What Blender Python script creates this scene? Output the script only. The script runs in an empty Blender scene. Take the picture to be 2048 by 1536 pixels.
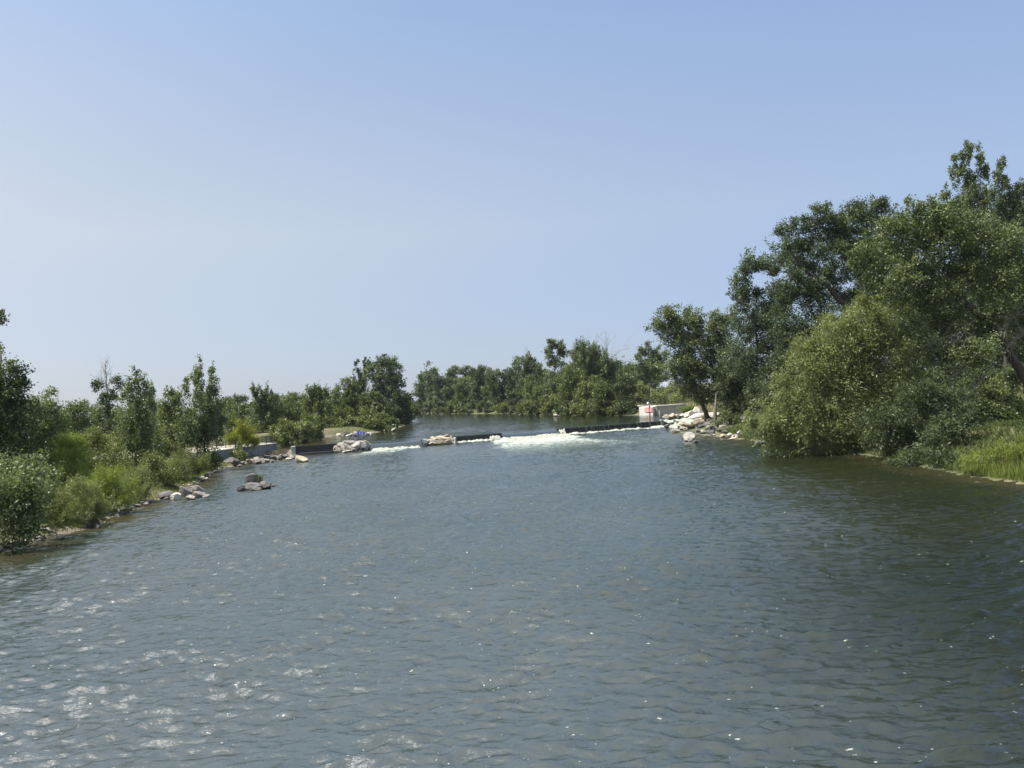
import bpy, math, random
import numpy as np
from math import radians as R
sc = bpy.context.scene
C = sc.collection

# ------------------------------------------------------------ camera
F_PX, CX, CY = 1479.0, 1024.0, 768.0          # photograph pixels (2048 x 1536)
CAM_H, ROLL, PITCH = 7.0, 0.065, 0.0149
cam_d = bpy.data.cameras.new('camera')
cam = bpy.data.objects.new('camera', cam_d); C.objects.link(cam); sc.camera = cam
cam_d.sensor_width = 36.0; cam_d.lens = 36.0*F_PX/2048.0
cam_d.clip_start = 0.1; cam_d.clip_end = 8000
Fv = np.array([0, math.cos(PITCH), math.sin(PITCH)])
U0 = np.array([0, -math.sin(PITCH), math.cos(PITCH)]); R0 = np.array([1.0, 0, 0])
cr, sr = math.cos(ROLL), math.sin(ROLL)
Rv = cr*R0 - sr*U0; Uv = sr*R0 + cr*U0
from mathutils import Matrix, Vector
cam.matrix_world = Matrix(((Rv[0], Uv[0], -Fv[0], 0), (Rv[1], Uv[1], -Fv[1], 0), (Rv[2], Uv[2], -Fv[2], CAM_H), (0, 0, 0, 1)))

# ------------------------------------------------------------ sky, sun, exposure
SUN_EL, SUN_AZ = R(61), R(-100)               # azimuth from +Y, negative = left
w = bpy.data.worlds.new('World'); sc.world = w; w.use_nodes = True
nt = w.node_tree; bg = nt.nodes['Background']
sky = nt.nodes.new('ShaderNodeTexSky'); sky.sky_type = 'NISHITA'; sky.sun_disc = False
sky.sun_elevation = SUN_EL; sky.sun_rotation = SUN_AZ
sky.altitude = 800; sky.air_density = 1.0; sky.dust_density = 1.6; sky.ozone_density = 2.5
# thin summer haze: the sky texture veiled by a pale layer, brighter towards the sun
wtc = nt.nodes.new('ShaderNodeTexCoord'); sepz = nt.nodes.new('ShaderNodeSeparateXYZ'); nt.links.new(wtc.outputs['Generated'], sepz.inputs[0])
def wramp(fac, cols):
    r = nt.nodes.new('ShaderNodeValToRGB'); e = r.color_ramp.elements
    while len(e) < len(cols): e.new(0.5)
    for i, (p, c) in enumerate(cols): e[i].position = p; e[i].color = (*c, 1)
    nt.links.new(fac, r.inputs[0]); return r.outputs[0]
hzc = wramp(sepz.outputs['Z'], [(0.0, (0.148, 0.148, 0.182)), (0.22, (0.188, 0.198, 0.214)), (0.47, (0.104, 0.150, 0.240)), (0.68, (0.120, 0.150, 0.190)), (1.0, (0.125, 0.150, 0.180))])
dotn = nt.nodes.new('ShaderNodeVectorMath'); dotn.operation = 'DOT_PRODUCT'; nt.links.new(wtc.outputs['Generated'], dotn.inputs[0])
dotn.inputs[1].default_value = (math.cos(SUN_EL)*math.sin(SUN_AZ), math.cos(SUN_EL)*math.cos(SUN_AZ), math.sin(SUN_EL))
half = nt.nodes.new('ShaderNodeMath'); half.operation = 'MULTIPLY_ADD'; nt.links.new(dotn.outputs['Value'], half.inputs[0]); half.inputs[1].default_value = 0.5; half.inputs[2].default_value = 0.5
glow = wramp(half.outputs[0], [(0.38, (0.60, 0.74, 1.0)), (0.54, (0.86, 0.92, 1.0)), (0.69, (1.14, 1.09, 1.0)), (0.82, (1.55, 1.36, 1.12))])
m1 = nt.nodes.new('ShaderNodeMix'); m1.data_type = 'RGBA'; m1.blend_type = 'MULTIPLY'; m1.inputs[0].default_value = 1.0
nt.links.new(hzc, m1.inputs[6]); nt.links.new(glow, m1.inputs[7])
m2 = nt.nodes.new('ShaderNodeVectorMath'); m2.operation = 'SCALE'; m2.inputs['Scale'].default_value = 1/0.05; nt.links.new(m1.outputs[2], m2.inputs[0])
m3 = nt.nodes.new('ShaderNodeVectorMath'); m3.operation = 'SCALE'; m3.inputs['Scale'].default_value = 0.5; nt.links.new(sky.outputs[0], m3.inputs[0])
m4 = nt.nodes.new('ShaderNodeVectorMath'); m4.operation = 'ADD'; nt.links.new(m2.outputs[0], m4.inputs[0]); nt.links.new(m3.outputs[0], m4.inputs[1])
nt.links.new(m4.outputs[0], bg.inputs[0]); bg.inputs[1].default_value = 0.05
sd = bpy.data.lights.new('sun', 'SUN'); so = bpy.data.objects.new('sun', sd); C.objects.link(so)
sd.energy = 3.6; sd.angle = R(0.5); sd.color = (1.0, 0.95, 0.87)
sdir = Vector((math.cos(SUN_EL)*math.sin(SUN_AZ), math.cos(SUN_EL)*math.cos(SUN_AZ), math.sin(SUN_EL)))
so.rotation_euler = sdir.to_track_quat('Z', 'Y').to_euler(); so.location = (-60, 60, 90)
sc.view_settings.view_transform = 'Standard'; sc.view_settings.look = 'None'
sc.view_settings.exposure = 1.2; sc.view_settings.gamma = 1.0
sc.cycles.max_bounces = 8; sc.cycles.transparent_max_bounces = 8
sc.cycles.sample_clamp_indirect = 4.0; sc.cycles.sample_clamp_direct = 0.6; sc.cycles.caustics_reflective = False; sc.cycles.caustics_refractive = False

# ------------------------------------------------------------ photo pixel -> world
def ray(px, py):
    return Fv + (px-CX)/F_PX*Rv - (py-CY)/F_PX*Uv
def at(px, py, Y):                            # point at distance Y along +Y
    d = ray(px, py); t = Y/d[1]; return np.array([d[0]*t, Y, CAM_H+d[2]*t])
def G(px, py, z=0.0):                         # point on the level z
    d = ray(px, py); t = (z-CAM_H)/d[2]; return np.array([d[0]*t, d[1]*t, z])
UP_Z = 1.05                                   # level of the upper pool
WA, WB = G(583, 911.5, 0), G(1322, 854.5, 0)  # weir base line
WD = (WB-WA)/np.linalg.norm(WB-WA); WN = np.array([WD[1], -WD[0], 0])   # WN points downstream (to the camera)
def weir_s(px, py):                           # length along the weir where a photo column meets it
    d = ray(px, py); n = WN; t = np.dot(WA[:2], n[:2])/np.dot(d[:2], n[:2])
    p = d*t; return float(np.dot(p[:2]-WA[:2], WD[:2]))
def weir_y(x): return WA[1] + (x-WA[0])*WD[1]/WD[0]

# ------------------------------------------------------------ helpers
def mesh_obj(name, verts, faces, mat=None, parent=None, smooth=False, tint=None, face_size=None):
    """verts (N,3); faces (M,k) int array or list of tuples"""
    me = bpy.data.meshes.new(name)
    if isinstance(faces, np.ndarray):
        verts = np.asarray(verts, dtype=np.float32); M, k = faces.shape
        me.vertices.add(len(verts)); me.vertices.foreach_set('co', verts.ravel())
        me.loops.add(M*k); me.loops.foreach_set('vertex_index', faces.astype(np.int32).ravel())
        me.polygons.add(M)
        me.polygons.foreach_set('loop_start', np.arange(0, M*k, k, dtype=np.int32))
        me.polygons.foreach_set('loop_total', np.full(M, k, dtype=np.int32))
        me.update(calc_edges=True)
    else:
        me.from_pydata([tuple(map(float, v)) for v in verts], [], faces); me.update()
    if tint is not None:
        a = me.attributes.new('tint', 'FLOAT', 'FACE'); a.data.foreach_set('value', np.asarray(tint, dtype=np.float32))
    if smooth: me.polygons.foreach_set('use_smooth', [True]*len(me.polygons))
    if mat: me.materials.append(mat)
    o = bpy.data.objects.new(name, me); C.objects.link(o)
    if parent: o.parent = parent
    return o
def tag(o, label=None, cat=None, group=None, kind=None):
    if label: o['label'] = label
    if cat: o['category'] = cat
    if group: o['group'] = group
    if kind: o['kind'] = kind
    return o
def empty(name, loc, label, cat, group=None):
    o = bpy.data.objects.new(name, None); o.empty_display_size = 0.3; C.objects.link(o)
    o.location = tuple(float(v) for v in loc); return tag(o, label, cat, group)

class MB:
    def __init__(s): s.v = []; s.f = []
    def box(s, c, size, rot=0.0):
        c = np.array(c, float); hx, hy, hz = np.array(size)/2; b = len(s.v); ca, sa = math.cos(rot), math.sin(rot)
        for z in (-hz, hz):
            for x, y in ((-hx, -hy), (hx, -hy), (hx, hy), (-hx, hy)):
                s.v.append((c[0]+x*ca-y*sa, c[1]+x*sa+y*ca, c[2]+z))
        s.f += [(b+3, b+2, b+1, b), (b+4, b+5, b+6, b+7)] + [(b+i, b+(i+1) % 4, b+4+(i+1) % 4, b+4+i) for i in range(4)]
    def tube(s, pts, rad, n=6, cap=True):
        pts = [np.array(p, float) for p in pts]; b = len(s.v)
        for i, p in enumerate(pts):
            d = pts[min(i+1, len(pts)-1)]-pts[max(i-1, 0)]; d = d/(np.linalg.norm(d)+1e-9)
            a = np.cross(d, (0.31, 0.95, 0.05)); a /= np.linalg.norm(a)+1e-9; c = np.cross(d, a)
            for k in range(n):
                t = 2*math.pi*k/n; s.v.append(tuple(p+rad[i]*(math.cos(t)*a+math.sin(t)*c)))
        for i in range(len(pts)-1):
            for k in range(n):
                s.f.append((b+i*n+k, b+i*n+(k+1) % n, b+(i+1)*n+(k+1) % n, b+(i+1)*n+k))
        if cap:
            s.f.append(tuple(b+k for k in range(n))[::-1]); s.f.append(tuple(b+(len(pts)-1)*n+k for k in range(n)))
    def prism(s, poly, z0, z1):
        b = len(s.v); n = len(poly)
        for z in (z0, z1):
            for p in poly: s.v.append((p[0], p[1], z))
        s.f.append(tuple(range(b, b+n))[::-1]); s.f.append(tuple(range(b+n, b+2*n)))
        s.f += [(b+i, b+(i+1) % n, b+n+(i+1) % n, b+n+i) for i in range(n)]
    def build(s, name, mat, parent=None, origin=None, bevel=0.0, smooth=False):
        v = np.array(s.v, float)
        if origin is not None: v = v-np.array(origin)
        o = mesh_obj(name, v, s.f, mat, parent, smooth)
        if bevel:
            m = o.modifiers.new('bevel', 'BEVEL'); m.width = bevel; m.segments = 2; m.limit_method = 'ANGLE'
        return o

# smooth value noise in numpy
def vnoise(x, y, seed=0):
    xi = np.floor(x).astype(np.int64); yi = np.floor(y).astype(np.int64); fx = x-xi; fy = y-yi
    fx = fx*fx*(3-2*fx); fy = fy*fy*(3-2*fy)
    def h(a, b):
        n = (a*374761393 + b*668265263 + seed*982451653) & 0x7fffffff
        n = ((n ^ (n >> 13))*1274126177) & 0x7fffffff
        return ((n ^ (n >> 16)) & 0xffff)/65535.0
    return (h(xi, yi)*(1-fx)+h(xi+1, yi)*fx)*(1-fy)+(h(xi, yi+1)*(1-fx)+h(xi+1, yi+1)*fx)*fy
def fbm(x, y, o=4, seed=0):
    s = 0; a = 0.5
    for i in range(o): s = s+a*vnoise(x*2**i+17*i, y*2**i-9*i, seed+i); a *= 0.5
    return s/(1-0.5**o)
def sstep(a, b, x):
    t = np.clip((x-a)/(b-a), 0, 1); return t*t*(3-2*t)

# ------------------------------------------------------------ materials
def new_mat(name):
    m = bpy.data.materials.new(name); m.use_nodes = True; nt = m.node_tree; p = nt.nodes['Principled BSDF']; return m, nt, p
def ramp(nt, fac, cols):
    r = nt.nodes.new('ShaderNodeValToRGB'); e = r.color_ramp.elements
    while len(e) < len(cols): e.new(0.5)
    for i, (p, c) in enumerate(cols): e[i].position = p; e[i].color = (*c, 1)
    nt.links.new(fac, r.inputs[0]); return r.outputs[0]
def noise(nt, scale, detail=4, vec=None, rough=0.6, coord='Object'):
    n = nt.nodes.new('ShaderNodeTexNoise'); n.inputs['Scale'].default_value = scale; n.inputs['Detail'].default_value = detail
    n.inputs['Roughness'].default_value = rough
    if vec is None:
        tc = nt.nodes.new('ShaderNodeTexCoord'); vec = tc.outputs[coord]
    nt.links.new(vec, n.inputs['Vector']); return n.outputs[0]
def bump(nt, p, h, strength, dist):
    b = nt.nodes.new('ShaderNodeBump'); b.inputs['Strength'].default_value = strength; b.inputs['Distance'].default_value = dist
    nt.links.new(h, b.inputs['Height']); nt.links.new(b.outputs[0], p.inputs['Normal']); return b
def mixc(nt, fac, a, b, blend='MIX'):
    m = nt.nodes.new('ShaderNodeMix'); m.data_type = 'RGBA'; m.blend_type = blend
    for sock, v in ((m.inputs[0], fac), (m.inputs[6], a), (m.inputs[7], b)):
        if isinstance(v, (int, float)): sock.default_value = v
        elif isinstance(v, tuple): sock.default_value = (*v, 1)
        else: nt.links.new(v, sock)
    return m.outputs[2]
def math_n(nt, op, a, b=0.0, clamp=False):
    m = nt.nodes.new('ShaderNodeMath'); m.operation = op; m.use_clamp = clamp
    for i, v in enumerate((a, b)):
        if isinstance(v, (int, float)): m.inputs[i].default_value = v
        else: nt.links.new(v, m.inputs[i])
    return m.outputs[0]

def leaf_mat(name, dark, light, odd=None, trans=0.34, rough=0.45, spec=0.4):
    m, nt, p = new_mat(name)
    at_ = nt.nodes.new('ShaderNodeAttribute'); at_.attribute_name = 'tint'
    cols = [(0.0, dark), (0.85, light)]
    if odd: cols.append((1.0, odd))
    col = ramp(nt, at_.outputs['Fac'], cols)
    nt.links.new(col, p.inputs['Base Color']); p.inputs['Roughness'].default_value = rough
    p.inputs['Specular IOR Level'].default_value = spec
    tr = nt.nodes.new('ShaderNodeBsdfTranslucent')
    tcol = mixc(nt, 1.0, col, (1.25, 1.35, 0.55), 'MULTIPLY'); nt.links.new(tcol, tr.inputs[0])
    mx = nt.nodes.new('ShaderNodeMixShader'); mx.inputs[0].default_value = trans
    nt.links.new(p.outputs[0], mx.inputs[1]); nt.links.new(tr.outputs[0], mx.inputs[2])
    nt.links.new(mx.outputs[0], nt.nodes['Material Output'].inputs[0]); return m
M = {}
M['cotton'] = leaf_mat('cottonwood_leaf', (0.066, 0.096, 0.036), (0.190, 0.222, 0.105), (0.30, 0.32, 0.17), spec=0.4, rough=0.45)
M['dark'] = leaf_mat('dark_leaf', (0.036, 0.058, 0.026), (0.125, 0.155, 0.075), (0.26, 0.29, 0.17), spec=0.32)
M['blue'] = leaf_mat('grey_green_leaf', (0.058, 0.085, 0.048), (0.170, 0.205, 0.130), (0.27, 0.30, 0.20), spec=0.32)
M['mid'] = leaf_mat('mid_green_leaf', (0.075, 0.105, 0.030), (0.165, 0.200, 0.075), (0.26, 0.28, 0.12))
M['willow'] = leaf_mat('willow_leaf', (0.145, 0.172, 0.065), (0.265, 0.295, 0.130), (0.30, 0.34, 0.15), trans=0.34)
M['bright'] = leaf_mat('bright_willow_leaf', (0.140, 0.185, 0.035), (0.260, 0.310, 0.065), (0.33, 0.38, 0.12), trans=0.4)
M['olive'] = leaf_mat('olive_leaf', (0.115, 0.140, 0.045), (0.205, 0.230, 0.080), (0.30, 0.31, 0.13), trans=0.34)
M['yellow'] = leaf_mat('yellow_leaf', (0.14, 0.17, 0.02), (0.30, 0.30, 0.025), (0.42, 0.36, 0.03), trans=0.34)
M['pale'] = leaf_mat('pale_cottonwood_leaf', (0.095, 0.130, 0.058), (0.225, 0.262, 0.130), (0.33, 0.35, 0.21), trans=0.34, spec=0.4)
M['gold'] = leaf_mat('golden_leaf', (0.32, 0.22, 0.03), (0.48, 0.33, 0.05))
M['grass'] = leaf_mat('grass_blade', (0.120, 0.160, 0.035), (0.240, 0.280, 0.070), (0.38, 0.33, 0.17), trans=0.34)
M['drygrass'] = leaf_mat('dry_grass_blade', (0.14, 0.15, 0.05), (0.30, 0.26, 0.12), (0.42, 0.35, 0.2))

def bark(name, c1, c2):
    m, nt, p = new_mat(name); n = noise(nt, 6, 6)
    nt.links.new(ramp(nt, n, [(0.3, c1), (0.7, c2)]), p.inputs['Base Color']); p.inputs['Roughness'].default_value = 0.9
    bump(nt, p, noise(nt, 14, 5), 0.7, 0.05); return m
M['bark'] = bark('dark_bark', (0.035, 0.028, 0.022), (0.11, 0.09, 0.075))
M['greybark'] = bark('grey_bark', (0.10, 0.09, 0.08), (0.25, 0.23, 0.20))
M['twig'] = bark('bleached_twig', (0.22, 0.20, 0.18), (0.38, 0.35, 0.32))

def stone(name, c1, c2, c3, spots=True, rough=0.85):
    m, nt, p = new_mat(name)
    oi = nt.nodes.new('ShaderNodeObjectInfo')
    tc = nt.nodes.new('ShaderNodeTexCoord'); va = nt.nodes.new('ShaderNodeVectorMath'); va.operation = 'ADD'
    nt.links.new(tc.outputs['Object'], va.inputs[0])
    mm = nt.nodes.new('ShaderNodeCombineXYZ'); v = math_n(nt, 'MULTIPLY', oi.outputs['Random'], 40.0)
    for i in range(3): nt.links.new(v, mm.inputs[i])
    nt.links.new(mm.outputs[0], va.inputs[1]); vec = va.outputs[0]
    n = noise(nt, 1.6, 6, vec); c = ramp(nt, n, [(0.3, c1), (0.55, c2), (0.8, c3)])
    hsv = nt.nodes.new('ShaderNodeHueSaturation'); nt.links.new(c, hsv.inputs['Color'])
    val = math_n(nt, 'ADD', math_n(nt, 'MULTIPLY', oi.outputs['Random'], 0.55), 0.7); nt.links.new(val, hsv.inputs['Value'])
    col = hsv.outputs[0]
    if spots:
        sp = ramp(nt, noise(nt, 14, 3, vec), [(0.58, (0, 0, 0)), (0.68, (1, 1, 1))])
        col = mixc(nt, math_n(nt, 'MULTIPLY', sp, 0.5), col, (0.09, 0.08, 0.07))
    nt.links.new(col, p.inputs['Base Color']); p.inputs['Roughness'].default_value = rough
    bump(nt, p, noise(nt, 5, 8, vec), 0.8, 0.12); return m
M['rock'] = stone('granite', (0.20, 0.18, 0.16), (0.36, 0.33, 0.29), (0.48, 0.43, 0.37))
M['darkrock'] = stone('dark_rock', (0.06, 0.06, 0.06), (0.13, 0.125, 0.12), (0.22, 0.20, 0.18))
M['tanrock'] = stone('tan_rock', (0.24, 0.20, 0.14), (0.42, 0.36, 0.27), (0.52, 0.46, 0.35))
M['palerock'] = stone('pale_rock', (0.42, 0.39, 0.34), (0.55, 0.52, 0.46), (0.65, 0.62, 0.56), spots=False)
def concrete(name, c1, c2, streak=True):
    m, nt, p = new_mat(name); n = noise(nt, 1.2, 7)
    col = ramp(nt, n, [(0.3, c1), (0.7, c2)])
    if streak:
        mp = nt.nodes.new('ShaderNodeMapping'); tc = nt.nodes.new('ShaderNodeTexCoord'); mp.inputs['Scale'].default_value = (5, 5, 0.25)
        nt.links.new(tc.outputs['Object'], mp.inputs[0])
        s = ramp(nt, noise(nt, 1.0, 4, mp.outputs[0]), [(0.5, (1, 1, 1)), (0.75, (0.55, 0.53, 0.5))])
        col = mixc(nt, 1.0, col, s, 'MULTIPLY')
    nt.links.new(col, p.inputs['Base Color']); p.inputs['Roughness'].default_value = 0.85
    bump(nt, p, noise(nt, 20, 5), 0.3, 0.02); return m
M['conc'] = concrete('concrete', (0.36, 0.35, 0.33), (0.50, 0.49, 0.46))
M['pale_conc'] = concrete('pale_concrete', (0.55, 0.53, 0.49), (0.68, 0.66, 0.62))
M['grey_conc'] = concrete('grey_concrete', (0.16, 0.17, 0.18), (0.28, 0.29, 0.30))  # bluish grey, darker than the plain concrete
M['dark_conc'] = concrete('dark_wet_concrete', (0.05, 0.055, 0.06), (0.11, 0.115, 0.12))
M['path'] = concrete('path_surface', (0.40, 0.36, 0.30), (0.54, 0.49, 0.42), streak=False)
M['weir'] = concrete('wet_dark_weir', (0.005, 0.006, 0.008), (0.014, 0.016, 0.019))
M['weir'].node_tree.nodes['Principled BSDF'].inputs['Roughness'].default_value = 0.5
def plain(name, col, rough=0.5, metal=0.0):
    m, nt, p = new_mat(name); n = noise(nt, 8, 4)
    a = tuple(c*0.8 for c in col); b = tuple(min(1, c*1.15) for c in col)
    nt.links.new(ramp(nt, n, [(0.3, a), (0.7, b)]), p.inputs['Base Color'])
    p.inputs['Roughness'].default_value = rough; p.inputs['Metallic'].default_value = metal; return m
M['steel'] = plain('galvanised_steel', (0.30, 0.31, 0.31), 0.45, 0.6)
M['black'] = plain('black_painted_steel', (0.02, 0.022, 0.025), 0.45)
M['red'] = plain('red_sign_paint', (0.62, 0.11, 0.10), 0.45)
M['white'] = plain('white_paint', (0.78, 0.78, 0.75), 0.5)
M['blue_paint'] = plain('blue_cloth', (0.02, 0.035, 0.20), 0.6)
M['cream'] = plain('cream_wall', (0.55, 0.52, 0.42), 0.7)
M['roof'] = plain('grey_roof', (0.26, 0.29, 0.34), 0.6)
M['dirt'] = plain('bare_soil', (0.20, 0.16, 0.11), 0.95)

# ground
def ground_mat():
    m, nt, p = new_mat('ground_cover'); n = noise(nt, 0.22, 6); n2 = noise(nt, 3.5, 6)
    a = ramp(nt, n, [(0.35, (0.055, 0.080, 0.022)), (0.5, (0.10, 0.12, 0.04)), (0.66, (0.20, 0.17, 0.10))])
    at_ = nt.nodes.new('ShaderNodeAttribute'); at_.attribute_name = 'sand'
    b = ramp(nt, n2, [(0.3, (0.13, 0.11, 0.08)), (0.7, (0.33, 0.28, 0.21))])
    c = mixc(nt, at_.outputs['Fac'], a, b)
    nt.links.new(mixc(nt, 0.5, c, ramp(nt, n2, [(0.3, (0.4, 0.4, 0.4)), (0.7, (1, 1, 1))]), 'MULTIPLY'), p.inputs['Base Color'])
    p.inputs['Roughness'].default_value = 0.95; bump(nt, p, n2, 0.8, 0.25); return m
M['ground'] = ground_mat()

def water_mat(name, s_big, s_small, strength, foamy=True, stretch=0.45, flecks_glints=True, deep=None):  # deep: weight of the painted dark reflection
    m, nt, p = new_mat(name); nodes = nt.nodes
    tc = nodes.new('ShaderNodeTexCoord')
    mp = nodes.new('ShaderNodeMapping'); mp.inputs['Scale'].default_value = (stretch, 1, 1); mp.inputs['Rotation'].default_value = (0, 0, R(9))
    nt.links.new(tc.outputs['Object'], mp.inputs[0]); v = mp.outputs[0]
    n1 = noise(nt, s_big, 3, v, 0.55); n2 = noise(nt, s_small, 4, v, 0.6)
    h = math_n(nt, 'ADD', math_n(nt, 'MULTIPLY', n1, 1.0), math_n(nt, 'MULTIPLY', n2, 0.30))
    bump(nt, p, h, 1.0, strength)
    gust = noise(nt, 0.07, 3, tc.outputs['Object'])
    body = ramp(nt, gust, [(0.35, (0.018, 0.029, 0.019)), (0.65, (0.034, 0.043, 0.028))])
    dp = nodes.new('ShaderNodeAttribute') if deep is None else nodes.new('ShaderNodeMath')
    if deep is None: dp.attribute_name = 'deep'
    else: dp.inputs[0].default_value = deep; dp.inputs[1].default_value = 0.0
    dpo = dp.outputs['Fac'] if deep is None else dp.outputs[0]
    #      # dark tree reflections painted into the body colour and reflectivity
    ior = nodes.new('ShaderNodeMapRange'); nt.links.new(dpo, ior.inputs['Value']); ior.inputs['To Min'].default_value = 3.6; ior.inputs['To Max'].default_value = 1.36
    nt.links.new(ior.outputs['Result'], p.inputs['IOR'])
    refl_darkc = ramp(nt, gust, [(0.35, (0.006, 0.010, 0.004)), (0.65, (0.014, 0.017, 0.007))])
    body = mixc(nt, math_n(nt, 'ADD', dpo, math_n(nt, 'MULTIPLY', math_n(nt, 'MULTIPLY', math_n(nt, 'SUBTRACT', gust, 0.5), 1.2), dpo), True), body, refl_darkc)
    sh = nodes.new('ShaderNodeAttribute'); sh.attribute_name = 'shallow'
    body = mixc(nt, sh.outputs['Fac'], body, (0.050, 0.040, 0.020))
    p.inputs['Roughness'].default_value = 0.05; p.inputs['IOR'].default_value = 1.55
    if foamy:
        fo = nodes.new('ShaderNodeAttribute'); fo.attribute_name = 'foam'
        fn = noise(nt, 1.7, 6, v, 0.7)
        f = math_n(nt, 'ADD', math_n(nt, 'MULTIPLY', fo.outputs['Fac'], 1.25), math_n(nt, 'SUBTRACT', math_n(nt, 'MULTIPLY', fn, 2.4), 1.85))
        f = math_n(nt, 'MULTIPLY', f, 2.2, True)
        # aerated water turns pale green around the foam
        body = mixc(nt, math_n(nt, 'MULTIPLY', math_n(nt, 'SUBTRACT', fo.outputs['Fac'], 0.25), 1.3, True), body, (0.22, 0.275, 0.20))
        if flecks_glints:
            k = noise(nt, 2.6, 5, v, 0.75); area = noise(nt, 0.16, 2, tc.outputs['Object'])
            k = math_n(nt, 'ADD', k, math_n(nt, 'MULTIPLY', math_n(nt, 'SUBTRACT', area, 0.5), 0.20))
            k = math_n(nt, 'MULTIPLY', math_n(nt, 'SUBTRACT', k, 0.715), 14.0, True)
            f = math_n(nt, 'MAXIMUM', f, math_n(nt, 'MULTIPLY', k, 0.55))
            tiny = noise(nt, 11.0, 2, v, 0.5); tiny = math_n(nt, 'ADD', tiny, math_n(nt, 'MULTIPLY', math_n(nt, 'SUBTRACT', noise(nt, 0.9, 3, tc.outputs['Object']), 0.5), 0.35))  # sun glints painted as tiny white specks in the water colour
            f = math_n(nt, 'MAXIMUM', f, math_n(nt, 'MULTIPLY', math_n(nt, 'SUBTRACT', tiny, 0.745), 22.0, True))
        fc = ramp(nt, noise(nt, 2.2, 6, tc.outputs['Object'], 0.7), [(0.38, (0.20, 0.25, 0.18)), (0.64, (0.46, 0.47, 0.40))])
        nt.links.new(mixc(nt, f, body, fc), p.inputs['Base Color'])
        nt.links.new(math_n(nt, 'ADD', math_n(nt, 'MULTIPLY', f, 0.6), 0.07), p.inputs['Roughness'])
    else: nt.links.new(body, p.inputs['Base Color'])
    return m
M['water'] = water_mat('river_water', 5.0, 14.0, 0.058, stretch=0.55)
M['upwater'] = water_mat('upper_pool_water', 0.7, 2.4, 0.16, flecks_glints=False, stretch=0.22)
M['spill'] = water_mat('smooth_spill_water', 0.9, 3.0, 0.02, foamy=False, deep=0.6)
M['pond'] = water_mat('pond_water', 1.5, 6.0, 0.03, foamy=False)
def foam_mat():
    m, nt, p = new_mat('white_foam'); n = noise(nt, 3.0, 7, rough=0.7)
    nt.links.new(ramp(nt, n, [(0.38, (0.30, 0.34, 0.27)), (0.62, (0.54, 0.54, 0.47))]), p.inputs['Base Color'])
    p.inputs['Roughness'].default_value = 0.6; bump(nt, p, n, 1.0, 0.3); return m
M['foam'] = foam_mat()

# ------------------------------------------------------------ river banks and terrain
LB = [(-60, -24), (0, -26), (30, -27.5)]
for px, py in ((0, 1103), (100, 1070), (180, 1058), (240, 1026), (310, 1003), (370, 985), (440, 938), (500, 925)):
    g = G(px, py, 0); LB.append((g[1], g[0]))
LB.append((weir_y(-34.5), -34.5))
for px, py in ((640, 875), (741, 867), (780, 861), (822, 848)):
    g = G(px, py, UP_Z); LB.append((g[1], g[0]))
LB += [(250, -52), (300, -100), (350, -150), (420, -230), (600, -500)]
RB = [(-60, 26), (0, 28), (30, 29.5)]
for px, py in ((2048, 967), (1960, 957), (1880, 940)):
    g = G(px, py, 0); RB.append((g[1], g[0]))
RB += [(62, 29.5), (75, 29)]
for px, py in ((1530, 886), (1480, 878), (1420, 872), (1350, 866)):
    g = G(px, py, 0); RB.append((g[1], g[0]))
RB += [(119, 28.5), (124, 31.0), (129, 32.0), (136, 32.5), (142, 33), (151, 34), (154, 26.2)]
for px, py in ((1200, 832), (1060, 829), (1000, 828), (920, 828), (850, 827.5)):
    g = G(px, py, UP_Z); RB.append((g[1], g[0]))
RB += [(420, -110), (600, -330)]
def clean(L):
    L = sorted(L); a = np.array(L); return a[:, 0], a[:, 1]
LBy, LBx = clean(LB); RBy, RBx = clean(RB)
def xL(y): return np.interp(y, LBy, LBx)
def xR(y): return np.interp(y, RBy, RBx)
POND = (-97.0, 122.0, 30.0, 27.0, 1.15)
def ground_z(x, y):
    x = np.asarray(x, float); y = np.asarray(y, float)
    d = np.minimum(x-xL(y), xR(y)-x)                  # > 0 in the river
    left = (x-xL(y)) < (xR(y)-x)
    up_in = np.where(y > weir_y(x), UP_Z, 0.0)
    up_bk = UP_Z*sstep(100, 126, y); up_bk = np.where(y > 128, UP_Z/np.maximum(sstep(0, 5, -np.minimum(x-xL(y), xR(y)-x)), 1e-3), up_bk)
    H = np.where(left, 1.5-0.9*sstep(92, 100, y)*(1-sstep(112, 120, y)), 2.2-1.1*sstep(80, 100, y)+0.4*sstep(130, 150, y))
    nz = fbm(x*0.12, y*0.12, 4, 5)-0.5; nb = fbm(x*0.7, y*0.7, 3, 9)-0.5
    bank = up_bk*sstep(0, 5, -d) + H*sstep(0, np.where(left, 7, 9), -d) + nz*0.9*sstep(1, 8, -d) + nb*0.25*sstep(0, 1.5, -d) + 0.004*np.clip(-d-10, 0, 200)
    bed = up_in - np.clip(0.25*d, 0, 1.4) - 0.05
    z = np.where(d > 0, bed, bank)
    e = np.sqrt(((x-POND[0])/POND[2])**2+((y-POND[1])/POND[3])**2)
    z = np.where(d < 0, z*(sstep(0.9, 1.2, e))+(POND[4]-0.5)*(1-sstep(0.9, 1.2, e)), z)
    return z
def gz(x, y): return float(ground_z(np.array([x]), np.array([y]))[0])
def gxy(px, Y, guess=860):                    # ground point under a photo column at distance Y
    p = at(px, guess, Y)
    for _ in range(4):
        z = gz(p[0], Y); d = ray(px, guess); t = Y/d[1]; zz = CAM_H+d[2]*t
        guess += (zz-z)*F_PX/Y; p = at(px, guess, Y)
    return np.array([p[0], Y, gz(p[0], Y)])

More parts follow.
